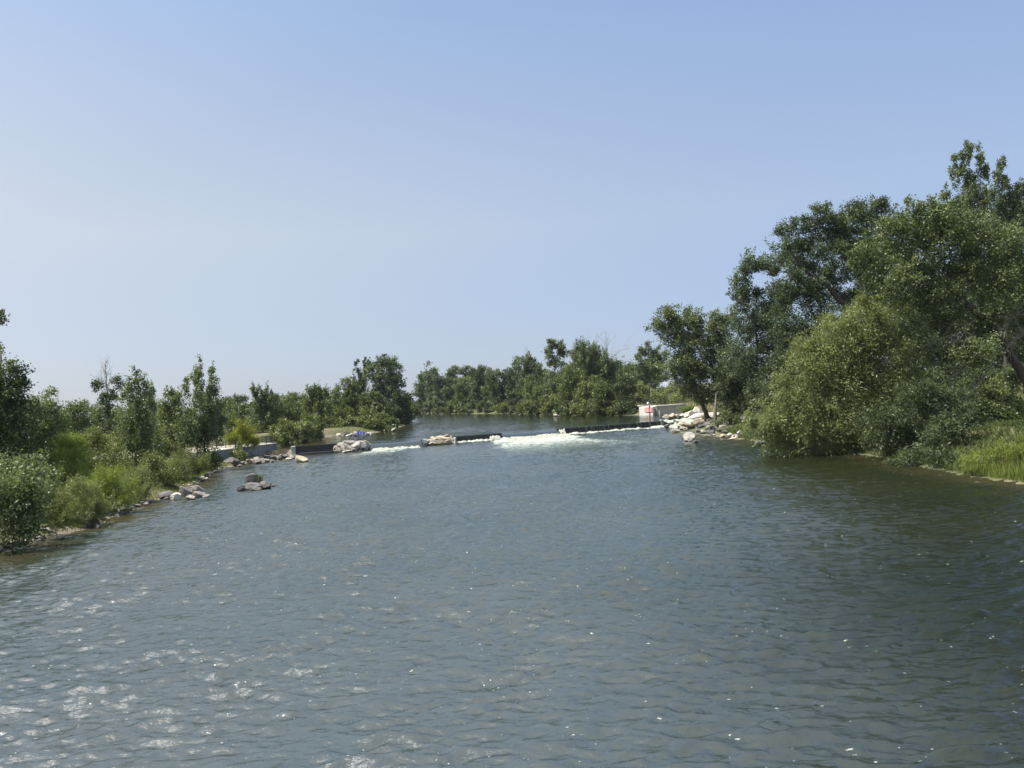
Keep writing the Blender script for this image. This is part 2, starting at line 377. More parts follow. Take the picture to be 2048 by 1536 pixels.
gx = np.unique(np.concatenate([np.linspace(-2500, -400, 15), np.linspace(-400, -130, 40), np.arange(-130, 110, 0.55), np.linspace(110, 400, 40), np.linspace(400, 2500, 15)]))
gy = np.unique(np.concatenate([np.linspace(-300, -10, 12), np.arange(-10, 180, 0.55), np.linspace(180, 480, 130), np.linspace(480, 1000, 20), np.linspace(1000, 4000, 10)]))
def grid_obj(name, xs, ys, zf, mat, smooth=True):
    X, Y = np.meshgrid(xs, ys); Z = zf(X, Y); v = np.stack([X.ravel(), Y.ravel(), Z.ravel()], 1)
    nx, ny = len(xs), len(ys); i = np.arange(nx-1)[None, :]+nx*np.arange(ny-1)[:, None]; i = i.ravel()
    f = np.stack([i, i+1, i+nx+1, i+nx], 1)
    return mesh_obj(name, v, f, mat, smooth=smooth), X, Y
gobj, GX, GY = grid_obj('ground', gx, gy, ground_z, M['ground'])
tag(gobj, kind='structure')
dd = np.minimum(GX-xL(GY), xR(GY)-GX)
a = gobj.data.attributes.new('sand', 'FLOAT', 'POINT'); a.data.foreach_set('value', (sstep(-3.5, -0.5, dd)*np.where(GX > 0, 0.15+0.45*sstep(60, 75, GY), 1)*(1-sstep(170, 200, GY))).ravel().astype(np.float32))

# ------------------------------------------------------------ spill sections and water
SP1 = (weir_s(739, 890), weir_s(843, 885)); SP2 = (weir_s(1000, 872), weir_s(1116, 860)); WL = weir_s(1322, 850)
S_P1 = (weir_s(671, 900), SP1[0]); S_P2 = (SP1[1], weir_s(909, 880))
def wpt(s, off=0.0, z=0.0): return WA+WD*s+WN*off+np.array([0, 0, z])
rng = np.random.default_rng(7)
def waveset(n, l0, l1, amp, spread):
    out = []
    for i in range(n):
        lam = l0*(l1/l0)**rng.random(); th = rng.normal(math.pi/2+0.12, spread); k = 2*math.pi/lam
        out.append((k*math.cos(th), k*math.sin(th), rng.random()*6.28, amp*lam))
    return out
WV1, WV2 = waveset(30, 0.9, 3.0, 0.0030, 0.65), waveset(76, 0.20, 1.00, 0.0090, 0.44)
def swell(X, Y, chop=True):
    wx = X+1.6*(fbm(X*0.25, Y*0.25, 4, 3)-0.5)*2; wy = Y+1.6*(fbm(X*0.25+9, Y*0.25, 4, 4)-0.5)*2
    Z = np.zeros_like(X); Z2 = np.zeros_like(X)
    for kx, ky, ph, am in WV1: Z += am*np.sin(kx*wx+ky*wy+ph)
    if chop:
        wx = X+0.22*(fbm(X*1.1, Y*1.1, 2, 33)-.5); wy = Y+0.22*(fbm(X*1.1+5, Y*1.1, 2, 34)-.5)
        for kx, ky, ph, am in WV2: Z2 += am*(1.3-2.2*np.abs(np.sin((kx*wx+ky*wy+ph)/2)))
        Z2 *= (0.35+1.3*fbm(X*0.5, Y*0.35, 3, 14))*(1-0.5*sstep(50, 90, Y))*(1-0.25*sstep(0, 14, X-(5.5+0.26*(Y-14))))
    return Z*(0.45+1.1*fbm(X*0.08, Y*0.08, 3, 12))+Z2
def sdist(X, Y):
    s = (X-WA[0])*WD[0]+(Y-WA[1])*WD[1]; off = (X-WA[0])*WN[0]+(Y-WA[1])*WN[1]; return s, off
def foam_f(X, Y):
    s, off = sdist(X, Y); F = np.zeros_like(X)
    wob = (fbm(X*0.35, Y*0.2, 4, 21)-0.5)
    def plume(s0, s1, L, power, skew=0.0, fan=0.0):
        mid, hw = (s0+s1)/2+skew*off, (s1-s0)/2+fan*off
        lat = 1-sstep(0.65, 1.1, np.abs(s-mid)/hw+wob*0.9)
        along = sstep(0.0, 0.8, off)*np.clip(1-off/L, 0, 1)**power
        return lat*along*(off > 0)
    F = np.maximum(F, plume(SP1[0]+0.3, SP1[1]-0.1, 27, 1.5, -0.30, 0.05)*1.0)
    F = np.maximum(F, plume(SP2[0]-0.8, SP2[1]+1.2, 42, 1.0, -0.03, 0.17)*1.15)
    st = sstep(0.50, 0.72, fbm((X+0.10*off)*0.85, Y*0.06, 4, 71))
    F = np.maximum(F, 0.44*st*plume(SP2[0]-2, SP2[1]+1, 75, 0.5, -0.03, 0.10)); F = np.maximum(F, 0.44*st*plume(SP1[0], SP1[1], 55, 0.6, -0.22, 0.05))
    thin = ((s > S_P2[1]) & (s < SP2[0])) | ((s > SP2[1]-0.5) & (s < WL+1))
    F = np.maximum(F, thin*(1-sstep(0.7, 1.5, off+wob))*(off > 0)*1.0)
    # cascade outflow by the right bank
    F = np.maximum(F, (1-sstep(0.5, 1.0, np.sqrt(((s-WL-1.5)/4.5)**2+((off-1.2)/2.2)**2)+wob*0.8)))
    F = np.maximum(F, 0.9*(1-sstep(0.4, 1.0, np.sqrt(((s+1.3)/3.0)**2+((off-0.6)/1.0)**2)+wob*0.5)))
    # broken, lively water downstream on the right
    run = sstep(70, 95, Y)*(1-sstep(105, 118, Y))*sstep(2, 12, X)
    F = np.maximum(F, run*0.33); run2 = sstep(6, 24, X)*sstep(22, 40, Y)*(1-sstep(60, 90, Y))
    F = np.maximum(F, run2*0.235)
    return F
def shallow_f(X, Y):
    dl = X-xL(Y); dr = xR(Y)-X; wob = fbm(X*0.3, Y*0.15, 3, 31)
    a = (1-sstep(0, 6.0*wob+1.5, dl)); b = 0.5*(1-sstep(0, 5*wob+1, dr))
    far = 0.85*(1-sstep(2, 6+wob*4, dl))*sstep(95, 103, Y)
    return np.clip(np.maximum(np.maximum(a, b), far), 0, 1)
def low_z(X, Y):
    s, off = sdist(X, Y); F = foam_f(X, Y); lump = fbm(X*0.9, Y*0.7, 4, 41)-0.32; fine = fbm(X*2.6, Y*2.0, 3, 43)-0.5
    Z = swell(X, Y)+0.03*(fbm(X*1.3, Y*2.2, 3, 50)-0.5)
    big = np.clip(F-0.3, 0, 1); near = np.clip(1-off/14, 0, 1)*(off > 0)
    Z += big*(0.65*near*lump*1.5+0.28*fine*near+0.12*fine)
    Z += 0.10*(((s > SP2[1]) & (s < WL)) | ((s > S_P2[1]) & (s < SP2[0])))*(1-sstep(0.5, 1.3, off))*(off > 0)
    return np.where(off < 0.05, -0.6, Z)
ys = [6.0]
while ys[-1] < 128: ys.append(ys[-1]+max(0.045, 0.0030*ys[-1]) if ys[-1] < 108 else ys[-1]+0.2)
ys = np.array(ys); xs = np.concatenate([np.arange(-42, -24, 0.2), np.arange(-24, 30, 0.08), np.arange(30, 36, 0.25)])
wobj, X, Y = grid_obj('water', xs, ys, low_z, M['water'])
tag(wobj, kind='structure')
def refl_dark_f(X, Y): return sstep(-8, 9, X+7*(fbm(X*.08, Y*.08, 3, 61)-.5)-(5.5+0.26*(Y-14)))  # mask darkening the right side, where trees would mirror in the water
for nm, fn in (('foam', foam_f), ('shallow', shallow_f), ('deep', refl_dark_f)):
    a = wobj.data.attributes.new(nm, 'FLOAT', 'POINT'); a.data.foreach_set('value', fn(X, Y).ravel().astype(np.float32))
# upper pool
def up_zf(X, Y):
    s, off = sdist(X, Y); Z = UP_Z+0.6*swell(X, Y, False)*sstep(2, 12, -off)
    for s0, s1 in (SP1, SP2):
        lat = sstep(s0-1, s0+1.2, s)*(1-sstep(s1-1.2, s1+1, s)); Z = Z-0.22*lat*(1-sstep(0.2, 5, -off))
    return np.where(off > -0.25, -0.6, Z)
ys2 = [110.0]
while ys2[-1] < 620: ys2.append(ys2[-1]+(0.25 if ys2[-1] < 150 else 0.006*ys2[-1]))
ys2 = np.array(ys2); xs2 = np.concatenate([np.linspace(-420, -60, 120), np.arange(-60, 30, 0.45)])
uobj, X, Y = grid_obj('water', xs2, ys2, up_zf, M['upwater']); tag(uobj, kind='structure')
a = uobj.data.attributes.new('foam', 'FLOAT', 'POINT'); a.data.foreach_set('value', np.zeros(X.size, np.float32))
a = uobj.data.attributes.new('deep', 'FLOAT', 'POINT'); a.data.foreach_set('value', np.full(X.size, .9, np.float32))
a = uobj.data.attributes.new('shallow', 'FLOAT', 'POINT')
a.data.foreach_set('value', (1-sstep(1, 9, X-xL(Y))).ravel().astype(np.float32))
# smooth tongues pouring through the two gaps
for s0, s1 in (SP1, SP2):
    n, m = 60, 26; V = []; Fc = []
    for j in range(m):
        t = j/(m-1); off = -0.35+3.3*t
        z = UP_Z-0.20-0.95*(t**1.7)
        for i in range(n):
            s = s0+0.1+(s1-s0-0.2)*i/(n-1); e = min(i, n-1-i)/(n-1)*2
            V.append(wpt(s, off, z+0.10*max(0, 1-e*5)*(1-t)+0.02*math.sin(i*0.7)*t))
    for j in range(m-1):
        for i in range(n-1): q = j*n+i; Fc.append((q, q+n, q+n+1, q+1))
    o = mesh_obj('water', V, Fc, M['spill'], smooth=True); tag(o, kind='structure')
# pond behind the left bank
pv = [(POND[0]+POND[2]*1.2*math.cos(t), POND[1]+POND[3]*1.2*math.sin(t), POND[4]) for t in np.linspace(0, 2*math.pi, 60, endpoint=False)]
tag(mesh_obj('water', pv, [tuple(range(60))], M['pond']), kind='structure')

# churning whitewater where the streams land
def roil(s0, s1, o0, o1, hgt, seed, label):
    ns, no = int((s1-s0)/0.09), int((o1-o0)/0.09)
    S_, O_ = np.meshgrid(np.linspace(s0, s1, ns), np.linspace(o0, o1, no))
    u = (S_-s0)/(s1-s0); v = (O_-o0)/(o1-o0)
    rid = 1-np.abs(2*fbm(S_*1.3, O_*1.6, 4, seed)-1)*2.2; env = sstep(0, .10, u)*(1-sstep(.88, 1, u))*sstep(0, .12, v)*(1-v)**0.9
    edge = fbm(S_*.45, O_*.5, 3, seed+3)
    Z = hgt*env*(.30+.55*rid+.7*edge)-0.16-0.5*sstep(.45, .75, v+.5*(edge-.5))+0.10*(fbm(S_*5, O_*5, 2, seed+9)-.5)*sstep(0, .2, env)
    P = WA[None, None, :]+WD[None, None, :]*S_[..., None]+WN[None, None, :]*O_[..., None]; P = P.copy(); P[..., 2] = Z
    i = (np.arange(ns-1)[None, :]+ns*np.arange(no-1)[:, None]).ravel(); F = np.stack([i, i+ns, i+ns+1, i+1], 1)
    return tag(mesh_obj('whitewater', P.reshape(-1, 3), F, M['foam'], smooth=True), label, kind='stuff')
roil(SP2[0]-1.2, SP2[1]+1.6, 2.0, 10.0, 0.62, 5, 'white churning foam below the long second gap of the weir')
roil(SP1[0]-0.2, SP1[1]+0.2, 1.6, 6.0, 0.42, 8, 'white churning foam below the first gap of the weir')
roil(SP2[1]-0.1, SP2[1]+1.2, 0.25, 2.0, 1.0, 15, 'white spout at the right edge of the second gap')
roil(SP2[0]-1.9, SP2[0]+0.1, 0.25, 2.0, 0.95, 17, 'white spout at the left edge of the second gap')

# ------------------------------------------------------------ weir
weir = empty('weir', wpt(0), 'low dark wet weir crossing the whole river', 'weir')
WO = wpt(0)
ang = math.atan2(WD[1], WD[0])
def wbox(s0, s1, z0, z1, off, th, name, mat, bev=0.03):
    m = MB(); c = wpt((s0+s1)/2, off-th/2, (z0+z1)/2); m.box(c, (s1-s0, th, z1-z0), ang); return m.build(name, mat, weir, WO, bevel=bev)
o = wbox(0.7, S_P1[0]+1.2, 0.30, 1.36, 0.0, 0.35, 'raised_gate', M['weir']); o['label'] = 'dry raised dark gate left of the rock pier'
wbox(0.4, S_P1[0]+1.2, -0.8, 0.30, 0.30, 0.8, 'sill', M['dark_conc'])
wbox(0.0, 0.65, -0.8, 1.42, 0.35, 0.9, 'end_block', M['conc'], 0.08)
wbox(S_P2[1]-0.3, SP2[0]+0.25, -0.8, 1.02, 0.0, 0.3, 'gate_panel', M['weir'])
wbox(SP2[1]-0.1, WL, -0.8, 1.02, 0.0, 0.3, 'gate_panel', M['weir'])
wbox(WL, WL+0.5, -0.8, 1.25, 0.15, 0.8, 'end_block', M['grey_conc'], 0.08)
for s0, s1 in (SP1, SP2):
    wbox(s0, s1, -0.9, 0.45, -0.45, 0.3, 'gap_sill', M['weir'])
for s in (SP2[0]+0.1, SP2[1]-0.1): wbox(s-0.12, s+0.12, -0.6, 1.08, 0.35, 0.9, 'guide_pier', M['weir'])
# thin falling water
m = MB(); r = random.Random(4)
for s0, s1, n in ((S_P2[1], SP2[0]-0.6, 16), (SP2[1]+0.6, WL-0.2, 75)):
    for k in range(n):
        s = r.uniform(s0, s1); wd = r.uniform(0.012, 0.05)*(1.8 if r.random() < 0.2 else 1)
        m.tube([wpt(s, -0.05, 1.075), wpt(s, 0.06, 1.06), wpt(s, 0.16, 0.8), wpt(s+r.uniform(-.03, .03), 0.24, 0.35), wpt(s, 0.28, -0.02)], [wd*.8, wd, wd*.7, wd*.8, wd*1.3], 5)
tag(m.build('falling_water', M['spill'], smooth=True), 'thin streaks of water falling over the dark weir face', kind='stuff')

# ------------------------------------------------------------ rocks
def rock_mesh(seed, sub=4):
    import bmesh
    r = np.random.default_rng(seed); bm = bmesh.new(); bmesh.ops.create_icosphere(bm, subdivisions=sub, radius=1.0)
    P = np.array([v.co[:] for v in bm.verts]); planes = r.normal(size=(22, 3)); planes /= np.linalg.norm(planes, axis=1)[:, None]
    lim = r.uniform(0.50, 0.88, 22)
    for n, l in zip(planes, lim):
        d = P@n; ex = np.clip(d-l, 0, None); P = P-ex[:, None]*n*0.98
    ns = (fbm(P[:, 0]*1.5+seed, P[:, 1]*1.5+P[:, 2]*1.3, 3, seed)-0.5); P *= (1+0.22*ns)[:, None]
    for v, p in zip(bm.verts, P): v.co = p
    me = bpy.data.meshes.new('rock'); bm.to_mesh(me); bm.free()
    me.polygons.foreach_set('use_smooth', [True]*len(me.polygons))
    try: me.set_sharp_from_angle(angle=R(18))
    except Exception: pass
    return me
ROCKS = [rock_mesh(s) for s in range(10)]
RM = {}
def rock_data(i, mat):
    k = (i % 10, mat)
    if k not in RM: d = ROCKS[i % 10].copy(); d.materials.clear(); d.materials.append(M[mat]); RM[k] = d
    return RM[k]
rr = random.Random(11)
def rock_at(p, wd, ht, mat, label, group=None, name='rock', dp=None, parent=None, origin=None, sink=0.25, tilt=0.25):
    o = bpy.data.objects.new(name, rock_data(rr.randrange(10), mat)); C.objects.link(o)
    o.scale = (wd/2*1.15, (dp or wd*0.85)/2*1.15, ht/2*1.25)
    o.rotation_euler = (rr.uniform(-tilt, tilt), rr.uniform(-tilt, tilt), rr.uniform(-0.7, 0.7))
    q = np.array(p, float)+np.array([0, 0, ht/2*(1-sink)])
    if parent is not None: o.parent = parent; q = q-np.array(origin)
    o.location = tuple(q)
    if parent is None: tag(o, label, 'rock', group)
    elif label: o['label'] = label
    return o
def rpx(px, pyb, wpx, hpx, mat, label, group=None, z=0.0, Y=None, **kw):
    p = G(px, pyb, z) if Y is None else at(px, pyb, Y)
    k = p[1]/F_PX; p = p+np.array([0, wpx*k*0.4, 0]); return rock_at(p, wpx*k, hpx*k, mat, label, group, **kw)

# islet in the stream
gI = 'rocks of the islet in mid stream'
rpx(500, 972, 36, 22, 'darkrock', 'tallest rounded grey boulder of the islet standing in the river', gI, sink=0.05)
rpx(497, 981, 44, 14, 'darkrock', 'broad low grey rock at the front of the river islet', gI)
rpx(526, 978, 30, 17, 'darkrock', 'pointed dark rock at the right of the river islet', gI)
rpx(480, 982, 20, 10, 'darkrock', 'small dark rock at the left tip of the river islet', gI)
rpx(545, 973, 14, 5, 'darkrock', 'low black rock just breaking the water right of the islet', gI)
rpx(513, 982, 16, 7, 'darkrock', 'small wet rock low between the islet boulders', gI)
# left bank heap
gH = 'rocks heaped on the left shore'
for px, py, w_, h_, mt, lb in (
    (330, 985, 40, 20, 'darkrock', 'largest blue grey boulder against the bushes on the left shore'),
    (322, 998, 36, 16, 'darkrock', 'blue grey boulder low at the water on the left shore heap'),
    (347, 1000, 28, 17, 'palerock', 'pale pointed boulder at the water in the left shore heap'),
    (366, 992, 28, 22, 'rock', 'tall pink grey boulder in the middle of the left shore heap'),
    (368, 974, 24, 6, 'tanrock', 'flat tan slab lying on top of the left shore heap'),
    (388, 985, 30, 16, 'rock', 'pale rounded boulder at the upper right of the left shore heap'),
    (392, 995, 28, 13, 'rock', 'grey boulder with dark underside at the right of the left shore heap'),
    (379, 999, 22, 9, 'rock', 'small pale rock in the water at the foot of the left shore heap'),
    (408, 994, 18, 4, 'rock', 'thin low rock at the right tip of the left shore heap'),
    (355, 980, 18, 8, 'rock', 'small grey rock beside the flat slab of the left shore heap'),
    (296, 1006, 16, 7, 'palerock', 'small pale rock left of the left shore heap at the waterline'),
    (386, 962, 26, 10, 'darkrock', 'flat dark rock beyond the left shore heap below olive bushes'),
    (245, 1022, 26, 10, 'darkrock', 'dark rock under the green willow bushes at the left waterline'),
    (262, 1015, 20, 7, 'darkrock', 'smaller dark rock right under the green willow bushes'),
    (125, 1062, 28, 9, 'rock', 'long grey stone at the near left shore below the bushes'),
    (88, 1070, 26, 15, 'rock', 'grey angular stone at the near left shore beside the leafy bush'),
    (75, 1080, 22, 9, 'rock', 'small grey stone at the water by the near leafy bush'),
    (108, 1066, 16, 7, 'darkrock', 'small dark stone between the near shore stones'),
    (30, 1094, 34, 12, 'darkrock', 'dark wet stone at the foot of the leafy bush at the left edge'),
    (6, 1098, 26, 14, 'darkrock', 'dark stone cut by the left edge of the picture'),
    (415, 950, 22, 7, 'darkrock', 'dark low rock at the tip of the olive bushes'),
    (438, 944, 20, 6, 'rock', 'pale low rock in the shallows beyond the olive bushes')):
    rpx(px, py, w_, h_, mt, lb, gH)
# below the left plaza
gP = 'boulders below the concrete plaza'
for px, py, w_, h_, mt, lb in (
    (447, 920, 24, 20, 'tanrock', 'large tan boulder at the left end of the row below the plaza'),
    (456, 929, 22, 15, 'darkrock', 'dark boulder in front of the large tan one below the plaza'),
    (470, 932, 22, 17, 'darkrock', 'dark boulder at the foot of the yellow tree'),
    (484, 930, 12, 8, 'rock', 'small grey rock right of the yellow tree foot'),
    (478, 934, 10, 6, 'rock', 'tiny rock at the water under the yellow tree'),
    (497, 928, 15, 12, 'rock', 'grey rock in the middle of the row below the plaza'),
    (512, 928, 22, 16, 'rock', 'rounded pale grey boulder in the middle of the row below the plaza'),
    (505, 916, 18, 8, 'tanrock', 'flat tan rock behind the rounded pale boulder'),
    (524, 927, 12, 9, 'rock', 'small grey rock right of the rounded pale boulder'),
    (532, 925, 13, 9, 'tanrock', 'tan rock near the right end of the row below the plaza'),
    (543, 925, 9, 7, 'rock', 'last small rock at the right end of the row below the plaza'),
    (527, 914, 18, 10, 'darkrock', 'dark angular rock at the foot of the plaza wall'),
    (520, 918, 14, 6, 'tanrock', 'mossy rock between the plaza wall and the shore row'),
    (430, 914, 12, 7, 'tanrock', 'pale rock at the bushes left of the shore row'),
    (490, 919, 12, 7, 'rock', 'grey rock behind the yellow tree trunk')):
    rpx(px, py, w_, h_, mt, lb, gP)
rpx(598, 925, 34, 13, 'tanrock', 'flat topped pale rock alone in the water before the left weir end', sink=0.1, dp=2.0)
gC = 'dark rocks of the left cascade'
for px, py, w_, h_, lb in (
    (565, 904, 13, 10, 'round dark boulder on top of the left cascade'), (550, 905, 12, 8, 'dark rock at the upper left of the left cascade'),
    (556, 912, 10, 6, 'dark wet rock in the left half of the left cascade'), (567, 912, 9, 6, 'dark wet rock in the middle of the left cascade'),
    (577, 908, 10, 9, 'brown rock beside the left end block of the weir'), (575, 914, 9, 6, 'low wet rock at the right foot of the left cascade'),
    (562, 917, 9, 4, 'small wet rock at the foot of the left cascade')):
    rpx(px, py, w_, h_, 'darkrock', lb, gC)
# upstream left shore
gU = 'rocks on the upstream left shore'
for i, (px, py, w_, h_, mt, lb) in enumerate((
    (650, 872, 22, 6, 'tanrock', 'tan sandy rock at the left end of the upstream shore rocks'), (665, 872, 10, 6, 'palerock', 'white rock with dark gap in the upstream shore rocks'),
    (672, 868, 9, 4, 'palerock', 'flat white rock above the upstream shore row'), (676, 872, 9, 4, 'palerock', 'pale rock at the water left of the dark upstream boulders'),
    (684, 868, 9, 6, 'darkrock', 'first dark boulder of the upstream shore row'), (691, 871, 10, 6, 'darkrock', 'second dark boulder of the upstream shore row'),
    (698, 868, 9, 6, 'darkrock', 'third dark boulder of the upstream shore row'), (694, 873, 9, 3, 'palerock', 'white low rock under the dark upstream boulders'),
    (701, 872, 7, 4, 'palerock', 'small white rock right of the dark upstream boulders'), (710, 871, 9, 7, 'tanrock', 'pointed tan rock left of the blue tarp'),
    (734, 871, 8, 6, 'palerock', 'pale rock right of the blue tarp'), (741, 868, 6, 3, 'palerock', 'last tiny white rock of the upstream shore row'))):
    rpx(px, py+.5, w_*1.25, h_*1.5, mt, lb, gU, z=UP_Z)
rpx(787, 864, 13, 8, 'rock', 'lone grey rock standing in the upper pool before dark bushes', z=UP_Z, sink=0.0)
rpx(1111, 833, 9, 5, 'palerock', 'white rock in the upper pool before the far trees', z=UP_Z, sink=0.0)
rpx(1118, 832.5, 6, 2.2, 'palerock', 'small white slab beside the white rock of the upper pool', z=UP_Z, sink=0.0)
# piers of mortared boulders
def pier(label, px0, px1, mat, spec, sdx):
    s0, s1 = weir_s(px0, 895), weir_s(px1, 890); c = wpt((s0+s1)/2, -0.2, 0); e = empty('rock_pier', c, label, 'rock pier', 'mortared rock piers of the weir')
    m = MB(); pl = []
    for t in np.linspace(0, 2*math.pi, 18, endpoint=False): pl.append(tuple((c+WD*((s1-s0)/2*0.9*math.cos(t))-WN*(1.5*math.sin(t)))[:2]))
    m.prism(pl, -0.8, 0.75); m.build('mortar_core', M['grey_conc'], e, c, bevel=0.15)
    for fs, off, z, wd, ht in spec:
        p = wpt(s0+(s1-s0)*fs, off, z); rock_at(p, wd, ht, mat, None, name='boulder', parent=e, origin=c, sink=0.3)
    return e, c, s0, s1
spec = [(0.10, .9, 0, 1.2, 1.0), (.02, .4, .2, 1.2, 1.2), (.32, 1.1, .25, 2.0, 1.3), (.62, 1.1, .3, 1.8, 1.3), (.88, .9, .2, 1.3, 1.3), (.18, .3, .75, 1.9, .9),
        (.45, .2, 1.0, 2.1, .8), (.72, .2, .95, 2.0, .8), (.92, .1, .6, 1.4, 1.0), (.3, -.8, .7, 2, 1), (.6, -.9, .7, 2.2, 1), (.85, -.8, .5, 1.5, 1), (.05, -.6, .5, 1.4, .9),
        (.06, 1.5, -.1, 1.2, .7), (.3, 1.9, -.1, 1.6, .5), (.55, 1.9, -.05, 1.1, .8), (.72, 1.8, -.1, .9, .4)]
e1, c1, s0, s1 = pier('left rock pier of large rounded grey boulders between gate and gap', 671, 738, 'rock', spec, 0)
def sign_plate(e, c, s, off, z, wd, ht):
    m = MB(); p = wpt(s, off, z); m.box(p, (wd, 0.06, ht), ang+0.0); m.build('sign_plate', M['white'], e, c, bevel=0.01)
    m = MB(); m.box(wpt(s-wd*0.62, off+0.02, z-0.35), (0.13, 0.13, ht+1.0), ang); m.build('plate_post', M['tanrock'], e, c)
sign_plate(e1, c1, s0+(s1-s0)*.82, 2.05, 0.85, 0.62, 0.62)
spec = [(.30, 1.2, .0, 1.5, .8), (.55, 1.3, .05, 1.7, .9), (.78, 1.2, .05, 1.5, .7), (.94, 1.1, -.1, .9, .7), (.25, .4, .5, 1.5, .6), (.48, .5, .6, 1.6, .6), (.70, .4, .65, 1.5, .6), (.9, .4, .45, 1.0, .7),
        (.35, -.4, .8, 1.3, .5), (.55, -.5, .9, 1.5, .55), (.75, -.5, .95, 1.4, .5), (.92, -.4, .8, 1.0, .5), (.15, -.3, .6, 1.0, .5), (.4, -1.3, .8, 1.4, .5), (.65, -1.3, .9, 1.5, .5), (.85, -1.2, .85, 1.2, .5), (.2, -1.2, .6, 1.2, .5)]
e2, c2, s0, s1 = pier('middle rock pier of small tan mortared stones right of the first gap', 846, 908, 'tanrock', spec, 0)
m = MB(); m.box(wpt(s0+0.2, 0.9, 0.2), (0.5, 2.2, 1.7), ang); m.build('end_block', M['grey_conc'], e2, c2, bevel=0.12)
m = MB(); m.box(wpt(s1+0.1, 0.9, 0.2), (0.3, 1.6, 1.5), ang); m.build('end_block', M['conc'], e2, c2, bevel=0.1)
sign_plate(e2, c2, s0+0.25, 2.1, 0.72, 0.55, 0.55)

# ------------------------------------------------------------ cascade and rocks at the right end
gR = 'boulders along the right shore cascade'
right_rocks = (
    (1334, 857, 9, 9, 'darkrock', 'dark rock right beside the right end block of the weir', 0.2),
    (1344, 849, 12, 5, 'darkrock', 'brown flat rock at the top of the right cascade', .7), (1356, 846, 7, 5, 'darkrock', 'dark rock poking out of the upper cascade', .8),
    (1350, 843, 6, 4, 'darkrock', 'small dark rock at the upper lip of the right cascade', 1.0), (1337, 857, 9, 3, 'darkrock', 'small dark stone low in the cascade foam', .1),
    (1333, 840, 12, 11, 'rock', 'pink grey boulder at the left end of the stones behind the cascade', 1.0), (1345, 839, 14, 12, 'tanrock', 'square tan boulder behind the cascade', 1.0),
    (1356, 837, 12, 11, 'tanrock', 'tan boulder right of the square one behind the cascade', 1.1), (1365, 835, 13, 9, 'palerock', 'pale boulder below the bright round shrub', 1.2),
    (1376, 834, 13, 9, 'palerock', 'pale boulder with dark hollow right of the shrub', 1.3), (1386, 833, 22, 15, 'palerock', 'big light tan outcrop above the concrete slab', 1.3),
    (1399, 830, 24, 16, 'palerock', 'biggest light tan outcrop beside the leaning trunk', 1.4), (1410, 838, 13, 12, 'tanrock', 'tan rock at the foot of the leaning trunk', 1.0),
    (1372, 853, 30, 9, 'tanrock', 'long sloping tan rock below the concrete slab', .8), (1396, 850, 26, 10, 'tanrock', 'sloping pale rock right below the concrete slab', .9),
    (1369, 862, 15, 12, 'rock', 'grey boulder at the right foot of the cascade', 0), (1383, 862, 12, 13, 'darkrock', 'dark upright boulder below the sloping rocks', 0),
    (1352, 866, 18, 9, 'rock', 'brown grey rock in the water at the cascade foot', 0), (1361, 859, 10, 8, 'darkrock', 'dark boulder tucked in the cascade foot', 0),
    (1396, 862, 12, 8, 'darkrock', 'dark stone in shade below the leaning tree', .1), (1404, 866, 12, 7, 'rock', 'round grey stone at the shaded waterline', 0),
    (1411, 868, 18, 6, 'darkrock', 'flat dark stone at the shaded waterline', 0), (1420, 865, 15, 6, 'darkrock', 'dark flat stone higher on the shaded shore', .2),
    (1432, 868, 7, 5, 'palerock', 'small white stone on the shaded shore', 0), (1427, 872, 8, 4, 'rock', 'small grey stone at the waterline before the white one', 0),
    (1448, 875, 14, 8, 'tanrock', 'brown stone at the sunny end of the right shore', 0), (1462, 874, 13, 9, 'palerock', 'pale rounded stone on the sunny right shore', .1),
    (1472, 876, 15, 7, 'palerock', 'pale flat stone on the sunny right shore', 0), (1483, 873, 12, 14, 'palerock', 'whitest upright boulder on the right shore', .2),
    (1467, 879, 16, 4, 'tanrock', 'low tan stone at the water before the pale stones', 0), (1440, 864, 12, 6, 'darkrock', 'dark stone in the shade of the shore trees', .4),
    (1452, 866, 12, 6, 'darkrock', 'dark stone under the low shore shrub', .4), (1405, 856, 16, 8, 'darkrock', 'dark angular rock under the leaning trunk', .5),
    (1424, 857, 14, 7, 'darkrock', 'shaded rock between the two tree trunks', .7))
for px, py, w_, h_, mt, lb, z in right_rocks:
    rpx(px, py, w_*1.1, h_*1.1, mt, lb, gR, z=z)
rpx(1380, 883, 26, 17, 'palerock', 'lone round pale boulder in the water off the right shore', sink=0.12)
rpx(1392, 885, 14, 5, 'darkrock', 'low flat stone right beside the lone round boulder')
rpx(1522, 891, 26, 10, 'darkrock', 'black wet rock at the left tip of the big willow', sink=0.1)
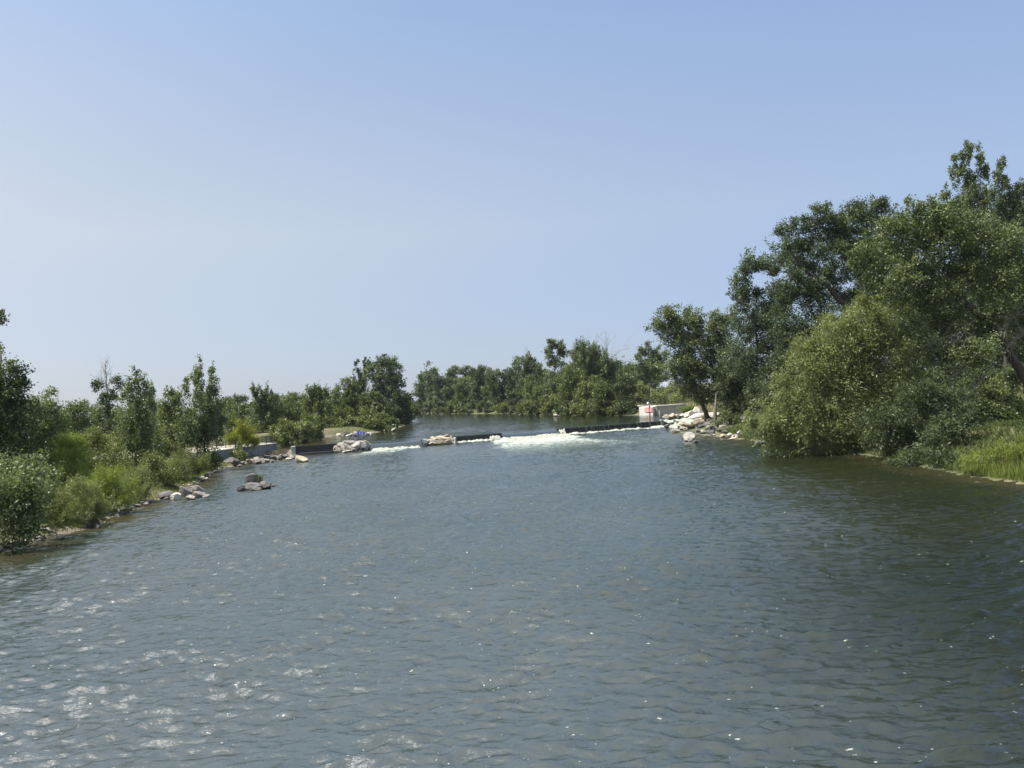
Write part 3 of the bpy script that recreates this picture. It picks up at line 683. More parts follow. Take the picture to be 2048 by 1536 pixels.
# random small stones of the shaded shore
r = random.Random(8)
for k in range(8):
    px = r.uniform(1385, 1500); py = r.uniform(858, 872)+(px-1385)*0.05
    z = 0.05+r.random()*0.3; rpx(px, py, r.uniform(4, 8), r.uniform(2.5, 4.5), r.choice(['darkrock', 'rock']), 'small stone of the cobbles on the shaded right shore', 'cobbles on the right shore', z=z)
for k in range(48):
    t = r.random(); Yk = 41+t*24 if k < 28 else r.uniform(64, 96)
    xk = float(xL(Yk))+r.uniform(-0.8, 0.5); rock_at((xk, Yk, max(-0.05, gz(xk, Yk))), r.uniform(.25, .7), r.uniform(.2, .4), r.choice(['darkrock', 'rock']), 'small stone of the cobbles along the left waterline', 'cobbles on the left shore')
for k in range(32):
    px = r.uniform(500, 585); Yk = r.uniform(103, 113); p = at(px, 915, Yk)
    rock_at((p[0], Yk, max(0, gz(p[0], Yk))-.05), r.uniform(.5, 1.3), r.uniform(.4, .8), r.choice(['darkrock', 'rock', 'rock', 'darkrock', 'tanrock']), 'broken stone of the rubble between plaza wall and weir', 'rubble below the plaza wall')
for k in range(95):
    px = r.uniform(1372, 1500); Yk = r.uniform(98, 119); p = at(px, 860, Yk)
    rock_at((p[0], Yk, max(0, gz(p[0], Yk))-.05), r.uniform(.4, 1.3), r.uniform(.35, .75), r.choice(['darkrock', 'darkrock', 'rock', 'darkrock']), 'broken stone of the rubble below the leaning tree', 'rubble below the leaning tree')
# cascade water
def cascade(name, pts, seed):
    V = []; Fc = []; r = np.random.default_rng(seed); n = len(pts[0])
    m_ = len(pts)
    P = np.array(pts, float); iu = 40; iv = 26; out = np.zeros((iv, iu, 3))
    for j in range(iv):
        a_ = j/(iv-1)*(m_-1); j0 = min(int(a_), m_-2); fa = a_-j0; row = P[j0]*(1-fa)+P[j0+1]*fa
        for i in range(iu):
            b_ = i/(iu-1)*(n-1); i0 = min(int(b_), n-2); fb = b_-i0; out[j, i] = row[i0]*(1-fb)+row[i0+1]*fb
    nz_ = fbm(out[:, :, 0]*1.8, out[:, :, 1]*1.8, 4, seed)-0.5; out[:, :, 2] += nz_*0.55
    for j in range(iv-1):
        for i in range(iu-1): q = j*iu+i; Fc.append((q, q+iu, q+iu+1, q+1))
    return tag(mesh_obj(name, out.reshape(-1, 3), Fc, M['foam'], smooth=True), kind='stuff')
o = cascade('whitewater', [[wpt(WL+.55, -.3, 1.12), wpt(WL+2.2, -.3, 1.12), wpt(WL+4.5, -.3, 1.15), wpt(WL+6.6, -.3, 1.15)],
                       [wpt(WL+.55, 1.2, .85), wpt(WL+2.2, 1.2, .85), wpt(WL+4.2, 1.2, .95), wpt(WL+6.0, 1.2, .95)],
                       [wpt(WL+.3, 3.2, .38), wpt(WL+1.8, 3.2, .40), wpt(WL+3.6, 3.2, .45), wpt(WL+5.2, 3.2, .5)],
                       [wpt(WL-.8, 5.4, .02), wpt(WL+1.2, 5.6, .02), wpt(WL+2.8, 5.6, .02), wpt(WL+4.0, 5.6, .02)]], 3)
o['label'] = 'white water tumbling over rocks at the right end of the weir'
o = cascade('whitewater', [[at(556, 900, 117), at(563, 899, 117), at(572, 898, 117), at(580, 898, 117)],
                       [at(549, 908, 113.5), at(560, 907, 113.5), at(572, 906, 113.5), at(582, 907, 113.5)],
                       [at(547, 915, 110), at(560, 915, 110), at(575, 914.5, 110), at(586, 915, 110)]], 5)
o['label'] = 'white water tumbling between dark rocks left of the weir'

# ------------------------------------------------------------ concrete: left plaza, right walls, paths
pA, pB = at(548, 886, 114), at(415, 902.5, 101.5); TOP = 2.0
plz = [(pA[0], pA[1]), (pB[0], pB[1]), (-62, 99), (-66, 140), (-47, 128)]
m = MB(); m.prism(plz, -0.6, TOP); o = m.build('plaza', M['path'], bevel=0.03); tag(o, kind='structure')
cop = empty('retaining_wall', (pA[0], pA[1], 0), 'grey concrete retaining wall of the left plaza above the rocks', 'retaining wall')
d = np.array([pB[0]-pA[0], pB[1]-pA[1]]); L = np.linalg.norm(d); d /= L; nn = np.array([-d[1], d[0]]); nn = nn if nn[0] > 0 else -nn
an = math.atan2(d[1], d[0]); mid = (np.array(pA[:2])+np.array(pB[:2]))/2
m = MB(); m.box((mid[0]+nn[0]*.2, mid[1]+nn[1]*.2, 0.6), (L+.3, 0.36, 2.5), an); m.build('wall', M['grey_conc'], cop, (pA[0], pA[1], 0), bevel=.02)
m = MB(); m.box((mid[0]+nn[0]*.2, mid[1]+nn[1]*.2, 1.95), (L+.4, 0.5, 0.16), an); m.build('coping', M['pale_conc'], cop, (pA[0], pA[1], 0), bevel=.02)
def railing(label, P, zs, mat, gap=0.14, h=1.07, post=1.9, rr_=0.016):
    P = [np.array(p[:2], float) for p in P]; o0 = np.array([P[0][0], P[0][1], zs]); e = empty('railing', o0, label, 'railing')
    rails = MB(); bars = MB()
    for a_, b_ in zip(P[:-1], P[1:]):
        L = np.linalg.norm(b_-a_); u = (b_-a_)/L
        for z in (h, 0.12): rails.tube([(a_[0], a_[1], zs+z), (b_[0], b_[1], zs+z)], [0.032]*2, 6)
        for k in range(int(L/gap)+1):
            q = a_+u*min(L, k*gap); bars.tube([(q[0], q[1], zs+.12), (q[0], q[1], zs+h)], [rr_]*2, 4)
        for k in range(int(L/post)+1):
            q = a_+u*min(L, k*post); pm = MB(); pm.box((q[0], q[1], zs+h/2), (0.09, 0.09, h), math.atan2(u[1], u[0])); pm.build('post', mat, e, o0)
    rails.build('rail', mat, e, o0); bars.build('bars', mat, e, o0); return e
a0 = np.array(pA[:2])+nn*.15; b0 = np.array(pB[:2])+nn*.15
q1 = a0+(b0-a0)*0.62
railing('black metal railing on the left plaza wall behind the yellow tree', [a0+np.array([-3.4, 4.2]), a0, q1, q1+np.array([-5, 2.5])], TOP+.04, M['black'])
# stone bench
bp = at(428, 889, 116); e = empty('bench', (bp[0], bp[1], TOP), 'long pale stone bench slab on the left plaza', 'bench')
m = MB(); m.box((0, 0, .45), (2.6, .7, .16)); m.build('seat', M['tanrock'], e, bevel=.03)
for sx in (-.9, .9): m = MB(); m.box((sx, 0, .18), (.4, .5, .36)); m.build('leg', M['darkrock'], e)
e.rotation_euler.z = 0.2
# utility cabinet
cb = at(452, 856, 150); zc = gz(cb[0], 150); e = empty('cabinet', (cb[0], 150, zc), 'pale boxy cabinet far behind the yellow tree', 'cabinet')
m = MB(); m.box((0, 0, 1.2), (1.3, .8, 1.1)); m.build('body', M['cream'], e, bevel=.02)
m = MB(); m.box((0, 0, 1.82), (1.5, 1.0, .12)); m.build('lid', M['white'], e)
m = MB(); m.box((0, 0, .3), (1.0, .6, .7)); m.build('plinth', M['grey_conc'], e)
# lamps
def lamp(label, p, ztop, side, mat, r0=0.07):
    e = empty('street_lamp', p, label, 'street lamp'); H = ztop-p[2]
    m = MB(); m.tube([(0, 0, 0), (0, 0, H)], [r0, r0*.75], 8); m.build('pole', mat, e, smooth=True)
    m = MB(); m.box((0, 0, .1), (.3, .3, .2)); m.build('base', mat, e, bevel=.02)
    m = MB(); m.box((side*.30, 0, H+.02), (.75, .30, .11)); m.build('lamp_head', mat, e, bevel=.03)
    m = MB(); m.box((side*.36, 0, H-.045), (.45, .22, .02)); m.build('lens', M['white'], e)
    return e
pl_ = at(482, 886, 118); tp = at(481, 808, 118)
e = lamp('black street lamp rising behind the yellow tree', (pl_[0], 118, TOP), tp[2], -0.35, M['black'], .1)
m = MB(); m.box((.55, 0, tp[2]-TOP-.05), (.32, .25, .10)); m.build('floodlight', M['white'], e, bevel=.02)
# right walls
wz = UP_Z+1.72; wa = at(1279, 832, 152); wb = at(1298, 831, 150)
rw = empty('retaining_wall', (wa[0], wa[1], UP_Z), 'white sunlit concrete block with red sign at the right end of the upper pool', 'retaining wall')
O = np.array([wa[0], wa[1], UP_Z])
bk = np.array([0.6, 3.0])
A2, B2 = np.array([wa[0], 153.5]), np.array([wb[0], 151.5])
A2 = np.array([at(1279, 832, 154)[0], 154.0]); B2 = np.array([at(1298, 831, 154)[0], 149.6])
# the panel's face turns towards the left, where the sun stands
m = MB(); m.prism([tuple(A2), tuple(B2), (B2[0]+2.0, B2[1]+3.5), (A2[0]+2.2, A2[1]+3)], UP_Z-1, wz); m.build('wall', M['pale_conc'], rw, O, bevel=.03)
u = (B2-A2); Ls = np.linalg.norm(u); u /= Ls; nf = np.array([u[1], -u[0]])
sa = math.atan2(u[1], u[0])
def onface(t, z, off): q = A2+u*(Ls*t)+nf*off; return (q[0], q[1], z)
sg = empty('warning_sign', onface(.70, UP_Z+1.1, .05), 'red warning sign with pale lines of writing on the white wall', 'sign'); SO = onface(.70, UP_Z+1.1, .05)
m = MB(); m.box(onface(.72, UP_Z+1.12, .06), (Ls*.50, .05, 1.0), sa); m.build('board', M['red'], sg, SO, bevel=.01)
m = MB(); rs = random.Random(2)
for k in range(4):
    z = UP_Z+1.48-k*.22; x = .50
    while x < .93:
        wl_ = rs.uniform(.03, .07); m.box(onface(min(x+wl_/2, .94), z, .095), (Ls*wl_, .012, .10), sa); x += wl_+.015
m.build('lettering', M['white'], sg, SO)
rw2 = empty('retaining_wall', (at(1304, 832, 152)[0], 152, UP_Z), 'long grey concrete wall with a pale end behind the cascade rocks', 'retaining wall')
xa, xb = at(1303, 832, 152)[0], at(1372, 832, 152)[0]; O2 = np.array([xa, 152, UP_Z])
m = MB(); m.prism([(xa, 152.6), (xa+.75, 150.6), (xb, 151.4), (xb, 154), (xa, 154)], UP_Z-1, wz); m.build('wall', M['conc'], rw2, O2, bevel=.03)
m = MB(); m.prism([(xa-.05, 152.55), (xa+.72, 150.45), (xb, 151.25), (xb, 152.2), (xa, 153)], wz+.003, wz+.16); m.build('coping', M['pale_conc'], rw2, O2)
m = MB(); m.prism([(B2[0]+.2, B2[1]+3.2), (xa+.2, 153.2), (xa+.5, 158), (B2[0]+.5, 158)], UP_Z-1, wz-.05); tag(m.build('path', M['path']), kind='structure')
m = MB(); m.prism([(A2[0]+1, 157), (xb+6, 153), (xb+30, 170), (A2[0]+2, 175)], UP_Z-1, wz-.1); tag(m.build('path', M['path']), kind='structure')
railing('dark metal railing along the top of the long right wall', [(A2[0]+.5, A2[1]+1.2), (xb, 152.6)], wz+.12, M['black'], gap=.2)
# gate post with round white box in the gap
gp = at(1298, 832, 150.5); e = empty('gauge_post', (gp[0], gp[1], UP_Z-.6), 'dark post with round white box between the two right walls', 'post')
m = MB(); m.box((.2, 0, 1.2), (.22, .22, 2.6)); m.build('post', M['black'], e); m = MB(); m.box((.5, .1, 1.2), (.1, .1, 2.4)); m.build('pipe', M['steel'], e)
m = MB(); m.tube([(-.05, -.1, 2.75), (-.05, -.1, 3.15), (-.05, -.1, 3.35)], [.22, .22, .08], 10); m.build('round_box', M['white'], e, smooth=True)
lp = at(1303, 812, 156); tp = at(1300.5, 768, 156)
lamp('slim grey street lamp above the right wall', (lp[0], 156, wz-.1), tp[2], -1, M['steel'], .055)
gp = at(1319.5, 853, 126); e = empty('marker_pole', (gp[0]+.1, 126, 0), 'thin pale marker pole at the right end of the weir', 'pole')
tp = at(1319, 822, 126); m = MB(); m.tube([(0, 0, 0), (0, 0, tp[2])], [.06, .05], 8); m.build('pole', M['steel'], e, smooth=True)
m = MB(); m.tube([(0, 0, tp[2]), (0, 0, tp[2]+.06)], [.08, .05], 8); m.build('cap', M['white'], e)
# broad flat ledge beside the cascade
pq = wpt(WL+9.0, -1.0, 1.0); rock_at(pq, 8.5, 1.0, 'palerock', 'broad flat sunlit ledge of rock above the right cascade', gR, dp=4.5, tilt=.05)
# blue tarp and pole on the upstream rocks
bp = G(722, 871, UP_Z); e = empty('tarp', bp, 'crumpled dark blue tarp lying over the upstream shore rocks', 'tarp')
V = []; Fc = []
for j in range(8):
    for i in range(14):
        x = (i/13-.5)*2.2; y = (j/7-.5)*1.5-.5; V.append((x, y, .80*math.exp(-(x*.95)**4)*math.cos((y+.5)*1.6)+.10*math.sin(i*1.9+j)))
for j in range(7):
    for i in range(13): q = j*14+i; Fc.append((q, q+1, q+15, q+14))
o = mesh_obj('cloth', V, Fc, M['blue_paint'], e); mm_ = o.modifiers.new('thickness', 'SOLIDIFY'); mm_.thickness = .03
m = MB(); m.tube([(-.15, -1.4, -.2), (-.15, -1.4, 1.0)], [.09, .08], 8); m.build('pole', M['blue_paint'], e)
# right wood path
pr = []
for px, Yp in ((1780, 112), (1900, 108), (2000, 104), (2120, 101), (2260, 99)):
    p = gxy(px, Yp); pr.append(p)
V = []; Fc = []
for i, p in enumerate(pr):
    for k in range(4):
        y = p[1]-1.8+k*1.2; V.append((p[0], y, gz(p[0], y)+.12))
for i in range(len(pr)-1):
    for k in range(3): q = i*4+k; Fc.append((q, q+4, q+5, q+1))
# finely resampled so that it follows the ground
V2 = []; F2 = []; n_ = 60
for i in range(n_+1):
    x = pr[0][0]+(pr[-1][0]-pr[0][0])*i/n_; yc = np.interp(x, [p[0] for p in pr], [p[1] for p in pr])
    for k in range(7): y = yc-2.4+k*.8; V2.append((x, y, gz(x, y)+.10))
for i in range(n_):
    for k in range(6): q = i*7+k; F2.append((q, q+7, q+8, q+1))
tag(mesh_obj('path', V2, F2, M['pale_conc'], smooth=True), kind='structure')
# house behind the right trees
hp = at(1326, 775, 270); e = empty('house', (hp[0], 270, gz(hp[0], 270)), 'grey roofed house glimpsed between the far right trees', 'house')
hz = at(1326, 764, 270)[2]-e.location.z
m = MB(); m.box((0, 0, (hz-2)/2), (12, 8, hz-2)); m.build('wall', M['cream'], e)
m = MB(); b_ = [(-6.5, -4.6, hz-2), (6.5, -4.6, hz-2), (6.5, 4.6, hz-2), (-6.5, 4.6, hz-2), (-6.5, 0, hz), (6.5, 0, hz)]
m.v = b_; m.f = [(0, 1, 5, 4), (2, 3, 4, 5), (0, 4, 3), (1, 2, 5), (3, 2, 1, 0)]; m.build('roof', M['roof'], e)
for sx in (-3, 1, 4):
    m = MB(); m.box((sx, -4.02, (hz-2)*.55), (1.3, .08, 1.3)); m.build('window', M['black'], e)

# ------------------------------------------------------------ foliage
def leaves_from_strands(rg, S, D, L, droop, per, width, lL, lW, tint, upb=0.7, tvar=0.22, t0=0.08):
    N = len(S); idx = np.repeat(np.arange(N), per); n = len(idx)
    t = t0+(1-t0)*rg.random(n); Ls = L[idx]
    p = S[idx]+D[idx]*(Ls*t)[:, None]; p[:, 2] -= droop*Ls*t*t
    p += rg.normal(size=(n, 3))*(width*(1.15-0.7*t))[:, None]
    nr = rg.normal(size=(n, 3)); nr[:, 2] += upb; nr /= np.linalg.norm(nr, axis=1)[:, None]
    q = rg.normal(size=(n, 3))*0.8+D[idx]*0.9; q[:, 2] -= droop*0.8
    b = np.cross(nr, q); b /= np.linalg.norm(b, axis=1)[:, None]+1e-9; a = np.cross(b, nr)
    sz = (0.65+0.7*rg.random(n))[:, None]; l = lL*sz; w_ = lW*sz*0.5
    V = np.empty((n, 4, 3), np.float32); V[:, 0] = p; V[:, 1] = p+a*l*0.45+b*w_; V[:, 2] = p+a*l; V[:, 3] = p+a*l*0.45-b*w_
    tt = np.clip(tint[idx]+rg.normal(size=n)*tvar, 0, 1)
    return V.reshape(-1, 3), tt
STY = {  # up, out, rand, strand length, droop, width, leaf L, leaf W
    'cotton': dict(up=0.45, out=0.8, rnd=0.5, L=1.1, dr=0.15, wd=0.26, l=0.17, w=0.135),
    'spire':  dict(up=1.7, out=0.30, rnd=0.25, L=1.6, dr=0.0, wd=0.13, l=0.17, w=0.12),
    'willow': dict(up=0.35, out=1.0, rnd=0.35, L=1.6, dr=0.75, wd=0.17, l=0.24, w=0.065),
    'feather': dict(up=1.2, out=0.6, rnd=0.3, L=1.1, dr=0.12, wd=0.09, l=0.17, w=0.032),
    'round':  dict(up=0.3, out=0.7, rnd=0.7, L=0.9, dr=0.1, wd=0.30, l=0.16, w=0.11)}
TREE_N = [0]
def tree(name, label, cat, base, Y, lobes, sty, mat, dens=1.0, group=None, trunk=0.18, ls=1.0, bk='bark', via=None, limbs=14, bare=None, seed=None, depth=0.85, gap=1.0):
    """lobes in photo pixels (px, py, rx, ry[, dy metres]) give real ellipsoids at distance Y"""
    TREE_N[0] += 1; sd_ = seed or TREE_N[0]*13+1; rg = np.random.default_rng(sd_); k = Y/F_PX
    bx = gxy(base, Y) if not isinstance(base, tuple) else at(base[0], base[1], Y)
    O = np.array([bx[0], Y, bx[2]-0.05]); root = empty(name, O, label, cat, group); s = STY[sty]
    lscale = ls*max(1.0, (Y/75.0)**0.80); lL, lW = s['l']*lscale, s['w']*lscale; wdt = s['wd']*max(1, (Y/110)**.5)*(0.8 if Y < 60 and sty != 'cotton' else 1)
    VV, TT, tips = [], [], []
    for lb in lobes:
        px, py, rx, ry = lb[:4]; dy = lb[4] if len(lb) > 4 else rg.normal(0, 0.25)*rx*k
        c = at(px, py, Y+dy); ax, az = rx*k, ry*k; ay = depth*max((ax+az)/2*0.9, 0.5)
        area = math.pi*ax*az; nl = int(dens*area*5.6/(0.5*lL*lW*0.62)*0.62); per = 12 if sty != 'feather' else 20
        ns = max(6, nl//per); cs = 6 if sty == 'spire' else 11; K = max(6 if sty == 'spire' else 4, int(ns/cs)); ns = K*cs
        u = rg.normal(size=(K, 3)); u /= np.linalg.norm(u, axis=1)[:, None]
        rad = (0.28+0.62*rg.random(K)**0.6)*(1+0.24*rg.normal(size=K)*gap); rad = np.clip(rad, 0.2, 1.30)
        cc = c+u*rad[:, None]*np.array([ax, ay, az])
        rc = 0.13*min(ax, az)+0.08; tk = rg.random(K)*0.70+0.05
        idx = np.repeat(np.arange(K), cs)
        S = cc[idx]+rg.normal(size=(ns, 3))*rc*(np.array([.6, .6, 1.6]) if sty == 'spire' else np.array([1, 1, .8])); uu = u[idx]
        D = uu*s['out']+np.array([0, 0, s['up']])+rg.normal(size=(ns, 3))*s['rnd']; D /= np.linalg.norm(D, axis=1)[:, None]
        lim = 0.55*min(ax, az)+0.15
        Ls = np.minimum(s['L'], lim*1.3)*(0.5+0.8*rg.random(ns)); S = S-D*Ls[:, None]*0.35
        gzv = ground_z(S[:, 0], S[:, 1]); keep = S[:, 2] > np.maximum(gzv, -0.2)-0.1
        S, D, Ls, idx = S[keep], D[keep], Ls[keep], idx[keep]
        V, T = leaves_from_strands(rg, S, D, Ls, s['dr'], per, min(wdt, 0.35*min(ax, az)+.05), lL, lW, tk[idx])
        VV.append(V); TT.append(T)
        for q in cc[rg.permutation(K)[:max(2, int(limbs*area/30)+2)]]: tips.append((q, min(ax, az)))
    V = np.concatenate(VV)-O; T = np.concatenate(TT)
    fl = np.arange(len(V)).reshape(-1, 4); crown = mesh_obj('crown', V, fl, M[mat], root, tint=T)
    # trunk and limbs
    m = MB(); ctr = np.mean([at(l[0], l[1], Y) for l in lobes], axis=0); top = max(q[0][2] for q in tips)
    if via: path = [O+np.array([0, 0, -.2])]+[at(a_, b_, Y) for a_, b_ in via]
    else:
        ctr2 = ctr.copy(); ctr2[2] = O[2]+(top-O[2])*0.78; md = (O+ctr2)/2+np.array([rg.normal(0, .25), rg.normal(0, .25), 0]); path = [O+np.array([0, 0, -.2]), O*.7+md*.3, md, ctr2]
    n = len(path); rad = [trunk*(1.25 if i == 0 else 1)*(1-0.75*i/(n-1)) for i in range(n)]
    PP = []; RR = []
    for i in range(n-1):
        for t in np.linspace(0, 1, 5)[:-1]: PP.append(path[i]*(1-t)+path[i+1]*t+(rg.normal(size=3)*trunk*.25 if (i or t) else 0)); RR.append(rad[i]*(1-t)+rad[i+1]*t)
    PP.append(path[-1]); RR.append(rad[-1]); m.tube(PP, RR, 8)
    ND = [p for p in PP[2:]]; NR = list(RR[2:])
    tipp = sorted(tips, key=lambda q: min(np.linalg.norm(q[0]-p) for p in PP))
    for q, sz in tipp:
        A_ = np.array(ND); ds = np.linalg.norm(A_-q, axis=1)+1.2*np.clip(A_[:, 2]-q[2]+0.2, 0, None); i0 = int(np.argmin(ds))
        st = A_[i0]; ln = np.linalg.norm(q-st)+.01; r0 = min(NR[i0]*.62, 0.016*ln+.03)
        md = (st+q)/2+rg.normal(size=3)*ln*.06+np.array([0, 0, .06*ln]); pts = [st, (st+md)/2+rg.normal(size=3)*ln*.03, md, (md+q)/2+rg.normal(size=3)*ln*.03, q]
        rs_ = [r0, r0*.85, r0*.68, r0*.5, max(.012, r0*.3)]; m.tube(pts, rs_, 5, cap=False); ND += pts[1:]; NR += rs_[1:]
        for _ in range(2):
            a_ = pts[rg.integers(2, 5)]; dv = rg.normal(size=3)*.5+(q-st)/ln+np.array([0, 0, .3]); l2 = min(ln, 2.5)*.35; m.tube([a_, a_+dv*l2*.5, a_+dv*l2+rg.normal(size=3)*.08], [r0*.35, r0*.25, .008], 4, cap=False)
    m.build('trunk', M[bk], root, O, smooth=True)
    if bare:                                     # leafless, bleached twigs
        m = MB()
        for (px0, py0, px1, py1, n_) in bare:
            a_, b_ = at(px0, py0, Y-.5), at(px1, py1, Y-.5); ln = np.linalg.norm(b_-a_); m.tube([a_, (a_+b_)/2+rg.normal(size=3)*ln*.05, b_], [.012*ln*.5+.015, .03, .008], 5)
            for _ in range(n_):
                t = .15+.8*rg.random(); p = a_*(1-t)+b_*t; dv = (b_-a_)/ln+rg.normal(size=3)*.65; l2 = ln*(.18+.3*rg.random())*(1.15-t*.5)
                e_ = p+dv*l2; mid = (p+e_)/2+rg.normal(size=3)*l2*.12; m.tube([p, mid, e_], [.022*lscale**.5, .015*lscale**.5, .006], 4, cap=False)
                for _ in range(2): d3 = dv+rg.normal(size=3)*.8; m.tube([mid, mid+d3*l2*.35], [.012*lscale**.5, .005], 4, cap=False)
        m.build('bare_branch', M['twig'], root, O)
    return root

gl = 'trees on the left bank'; gr = 'trees on the right bank'; gf = 'trees on the far shore'; gb = 'bushes on the left bank'
# --- left bank
tree('cottonwood_tree', 'dark cottonwood cut by the left edge of the picture', 'tree', -15, 58, [(22, 745, 22, 30), (5, 785, 40, 36), (-42, 730, 34, 44), (30, 795, 20, 26), (-20, 820, 60, 50), (15, 850, 45, 50), (5, 905, 55, 45), (46, 765, 9, 10), (-8, 634, 9, 10)], 'cotton', 'dark', 1.0, gl, .22)
tree('cottonwood_tree', 'pale leaved small tree right of the dark edge tree', 'tree', 85, 72, [(72, 812, 24, 32), (103, 800, 14, 26), (55, 850, 40, 40), (95, 850, 32, 40), (110, 890, 40, 35), (60, 900, 40, 35)], 'cotton', 'pale', .70, gl, .12)
tree('broadleaf_tree', 'rounded dark green tree behind the bright willow sapling', 'tree', 150, 96, [(152, 828, 22, 24), (138, 845, 24, 24), (168, 848, 22, 24), (150, 875, 40, 30)], 'cotton', 'mid', 1, gl, .12)
tree('half_dead_tree', 'thin half dead tree with bare twiggy top', 'tree', 217, 85, [(195, 772, 13, 9), (200, 795, 13, 8), (238, 765, 9, 11), (224, 796, 10, 8), (214, 820, 9, 12), (212, 850, 16, 20), (190, 868, 20, 20)], 'cotton', 'dark', .8, gl, .10, via=[(215, 830), (214, 780), (211, 735)], bare=[(214, 785, 210, 727, 16), (214, 790, 224, 735, 7), (213, 790, 200, 738, 6), (212, 815, 186, 812, 6)], bk='greybark')
tree('cottonwood_tree', 'young cottonwood with several pointed tops left of the thick pair', 'tree', 272, 78, [(275, 765, 13, 24), (295, 785, 12, 28), (258, 780, 11, 26), (303, 805, 10, 24), (245, 800, 8, 14), (275, 810, 30, 34), (262, 850, 38, 36), (290, 860, 32, 36), (250, 895, 42, 36), (292, 905, 40, 34)], 'spire', 'pale', .58, gl, .12, bk='greybark')
tree('cottonwood_tree', 'shorter grey green cottonwood of the thick pair', 'tree', 350, 90, [(372, 775, 9, 22), (352, 795, 12, 28), (335, 812, 12, 26), (318, 822, 12, 18), (355, 830, 30, 34), (335, 862, 34, 30), (372, 862, 30, 34), (350, 895, 36, 26)], 'spire', 'pale', .62, gl, .13)
tree('cottonwood_tree', 'tallest twin topped cottonwood of the left bank', 'tree', 405, 92, [(401, 738, 9, 22), (424, 748, 9, 26), (398, 765, 14, 26), (425, 780, 13, 28), (405, 800, 24, 34), (425, 815, 22, 34), (410, 845, 32, 34), (395, 880, 36, 30), (425, 870, 24, 30), (445, 842, 9, 10)], 'spire', 'pale', .60, gl, .15)
tree('willow_sapling', 'bright yellow green feathery willow standing alone above the bushes', 'tree', 148, 60, [(145, 885, 20, 22), (128, 905, 18, 24), (165, 905, 20, 26), (145, 930, 34, 28), (150, 955, 30, 24), (120, 885, 8, 14)], 'feather', 'bright', .62, gl, .07)
for i, (b, Yb, lobes, mt, sty, lb) in enumerate((
    (25, 42, [(10, 985, 45, 45), (45, 1000, 36, 45), (20, 1040, 55, 45), (-30, 1030, 60, 60), (60, 1045, 30, 30), (70, 965, 22, 24)], 'pale', 'round', 'glossy leafy bush at the left edge above the near shore'),
    (20, 50, [(10, 950, 50, 30), (60, 940, 40, 28), (80, 965, 30, 28)], 'pale', 'round', 'grey leaved bush behind the glossy one at the left edge'),
    (115, 46, [(110, 1015, 34, 34), (90, 1000, 28, 28), (140, 1030, 34, 28), (110, 1045, 30, 18)], 'olive', 'feather', 'olive feathery bush next to the glossy one'),
    (165, 50, [(165, 1000, 38, 32), (190, 1020, 36, 28), (150, 985, 30, 28), (170, 1040, 32, 18)], 'willow', 'feather', 'dense green willow bush leaning over the near water'),
    (225, 56, [(215, 965, 40, 28), (240, 985, 38, 30), (200, 990, 30, 26), (230, 1010, 34, 16)], 'bright', 'feather', 'widest bright green willow bush over the dark rocks'),
    (275, 62, [(270, 960, 30, 26), (292, 972, 22, 22), (255, 975, 26, 20), (280, 990, 26, 14)], 'willow', 'feather', 'green willow bush next to the heaped shore rocks'),
    (315, 70, [(312, 930, 26, 24), (330, 945, 24, 22), (300, 950, 22, 18), (325, 962, 22, 10)], 'olive', 'round', 'dull green bush behind the heaped shore rocks'),
    (345, 76, [(345, 935, 22, 26), (362, 945, 20, 22), (350, 958, 22, 10)], 'willow', 'feather', 'lime tufted bush above the flat dark shore rock'),
    (380, 84, [(380, 920, 24, 22), (398, 930, 22, 20), (370, 935, 20, 18), (392, 945, 20, 8)], 'olive', 'feather', 'olive bush at the bend of the left shore'),
    (420, 92, [(420, 910, 16, 20), (430, 925, 14, 16), (410, 930, 16, 14)], 'mid', 'round', 'small dark green bush at the point before the plaza'),
    (215, 72, [(205, 890, 34, 24), (180, 885, 26, 22), (225, 915, 34, 22), (195, 930, 30, 18)], 'olive', 'round', 'brown green bush between the bright willow and the young cottonwood'),
    (115, 74, [(100, 905, 34, 24), (75, 915, 34, 26), (112, 880, 22, 22)], 'dark', 'round', 'dark bush left of the bright willow sapling'),
    (320, 84, [(318, 880, 26, 26), (300, 905, 28, 20), (340, 900, 26, 20)], 'olive', 'round', 'bush filling the gap between the two cottonwood groups'))):
    tree('bush', lb, 'bush', b, Yb, lobes, sty, mt, .55 if sty == 'feather' else .75, gb, .03, limbs=10)
tree('yellow_tree', 'small round yellow tree on the rocks before the plaza', 'tree', (482, 926), 107, [(482, 858, 20, 16), (465, 872, 18, 16), (500, 872, 18, 16), (482, 885, 28, 16), (456, 885, 10, 12), (510, 888, 12, 14)], 'feather', 'yellow', .55, gl, .12, limbs=60, via=[(483, 905), (482, 885), (482, 865)])
tree('sapling', 'leafy green sucker at the foot of the yellow tree', 'bush', (487, 922), 105, [(488, 912, 9, 9), (478, 908, 8, 9)], 'round', 'willow', .7, None, .03)
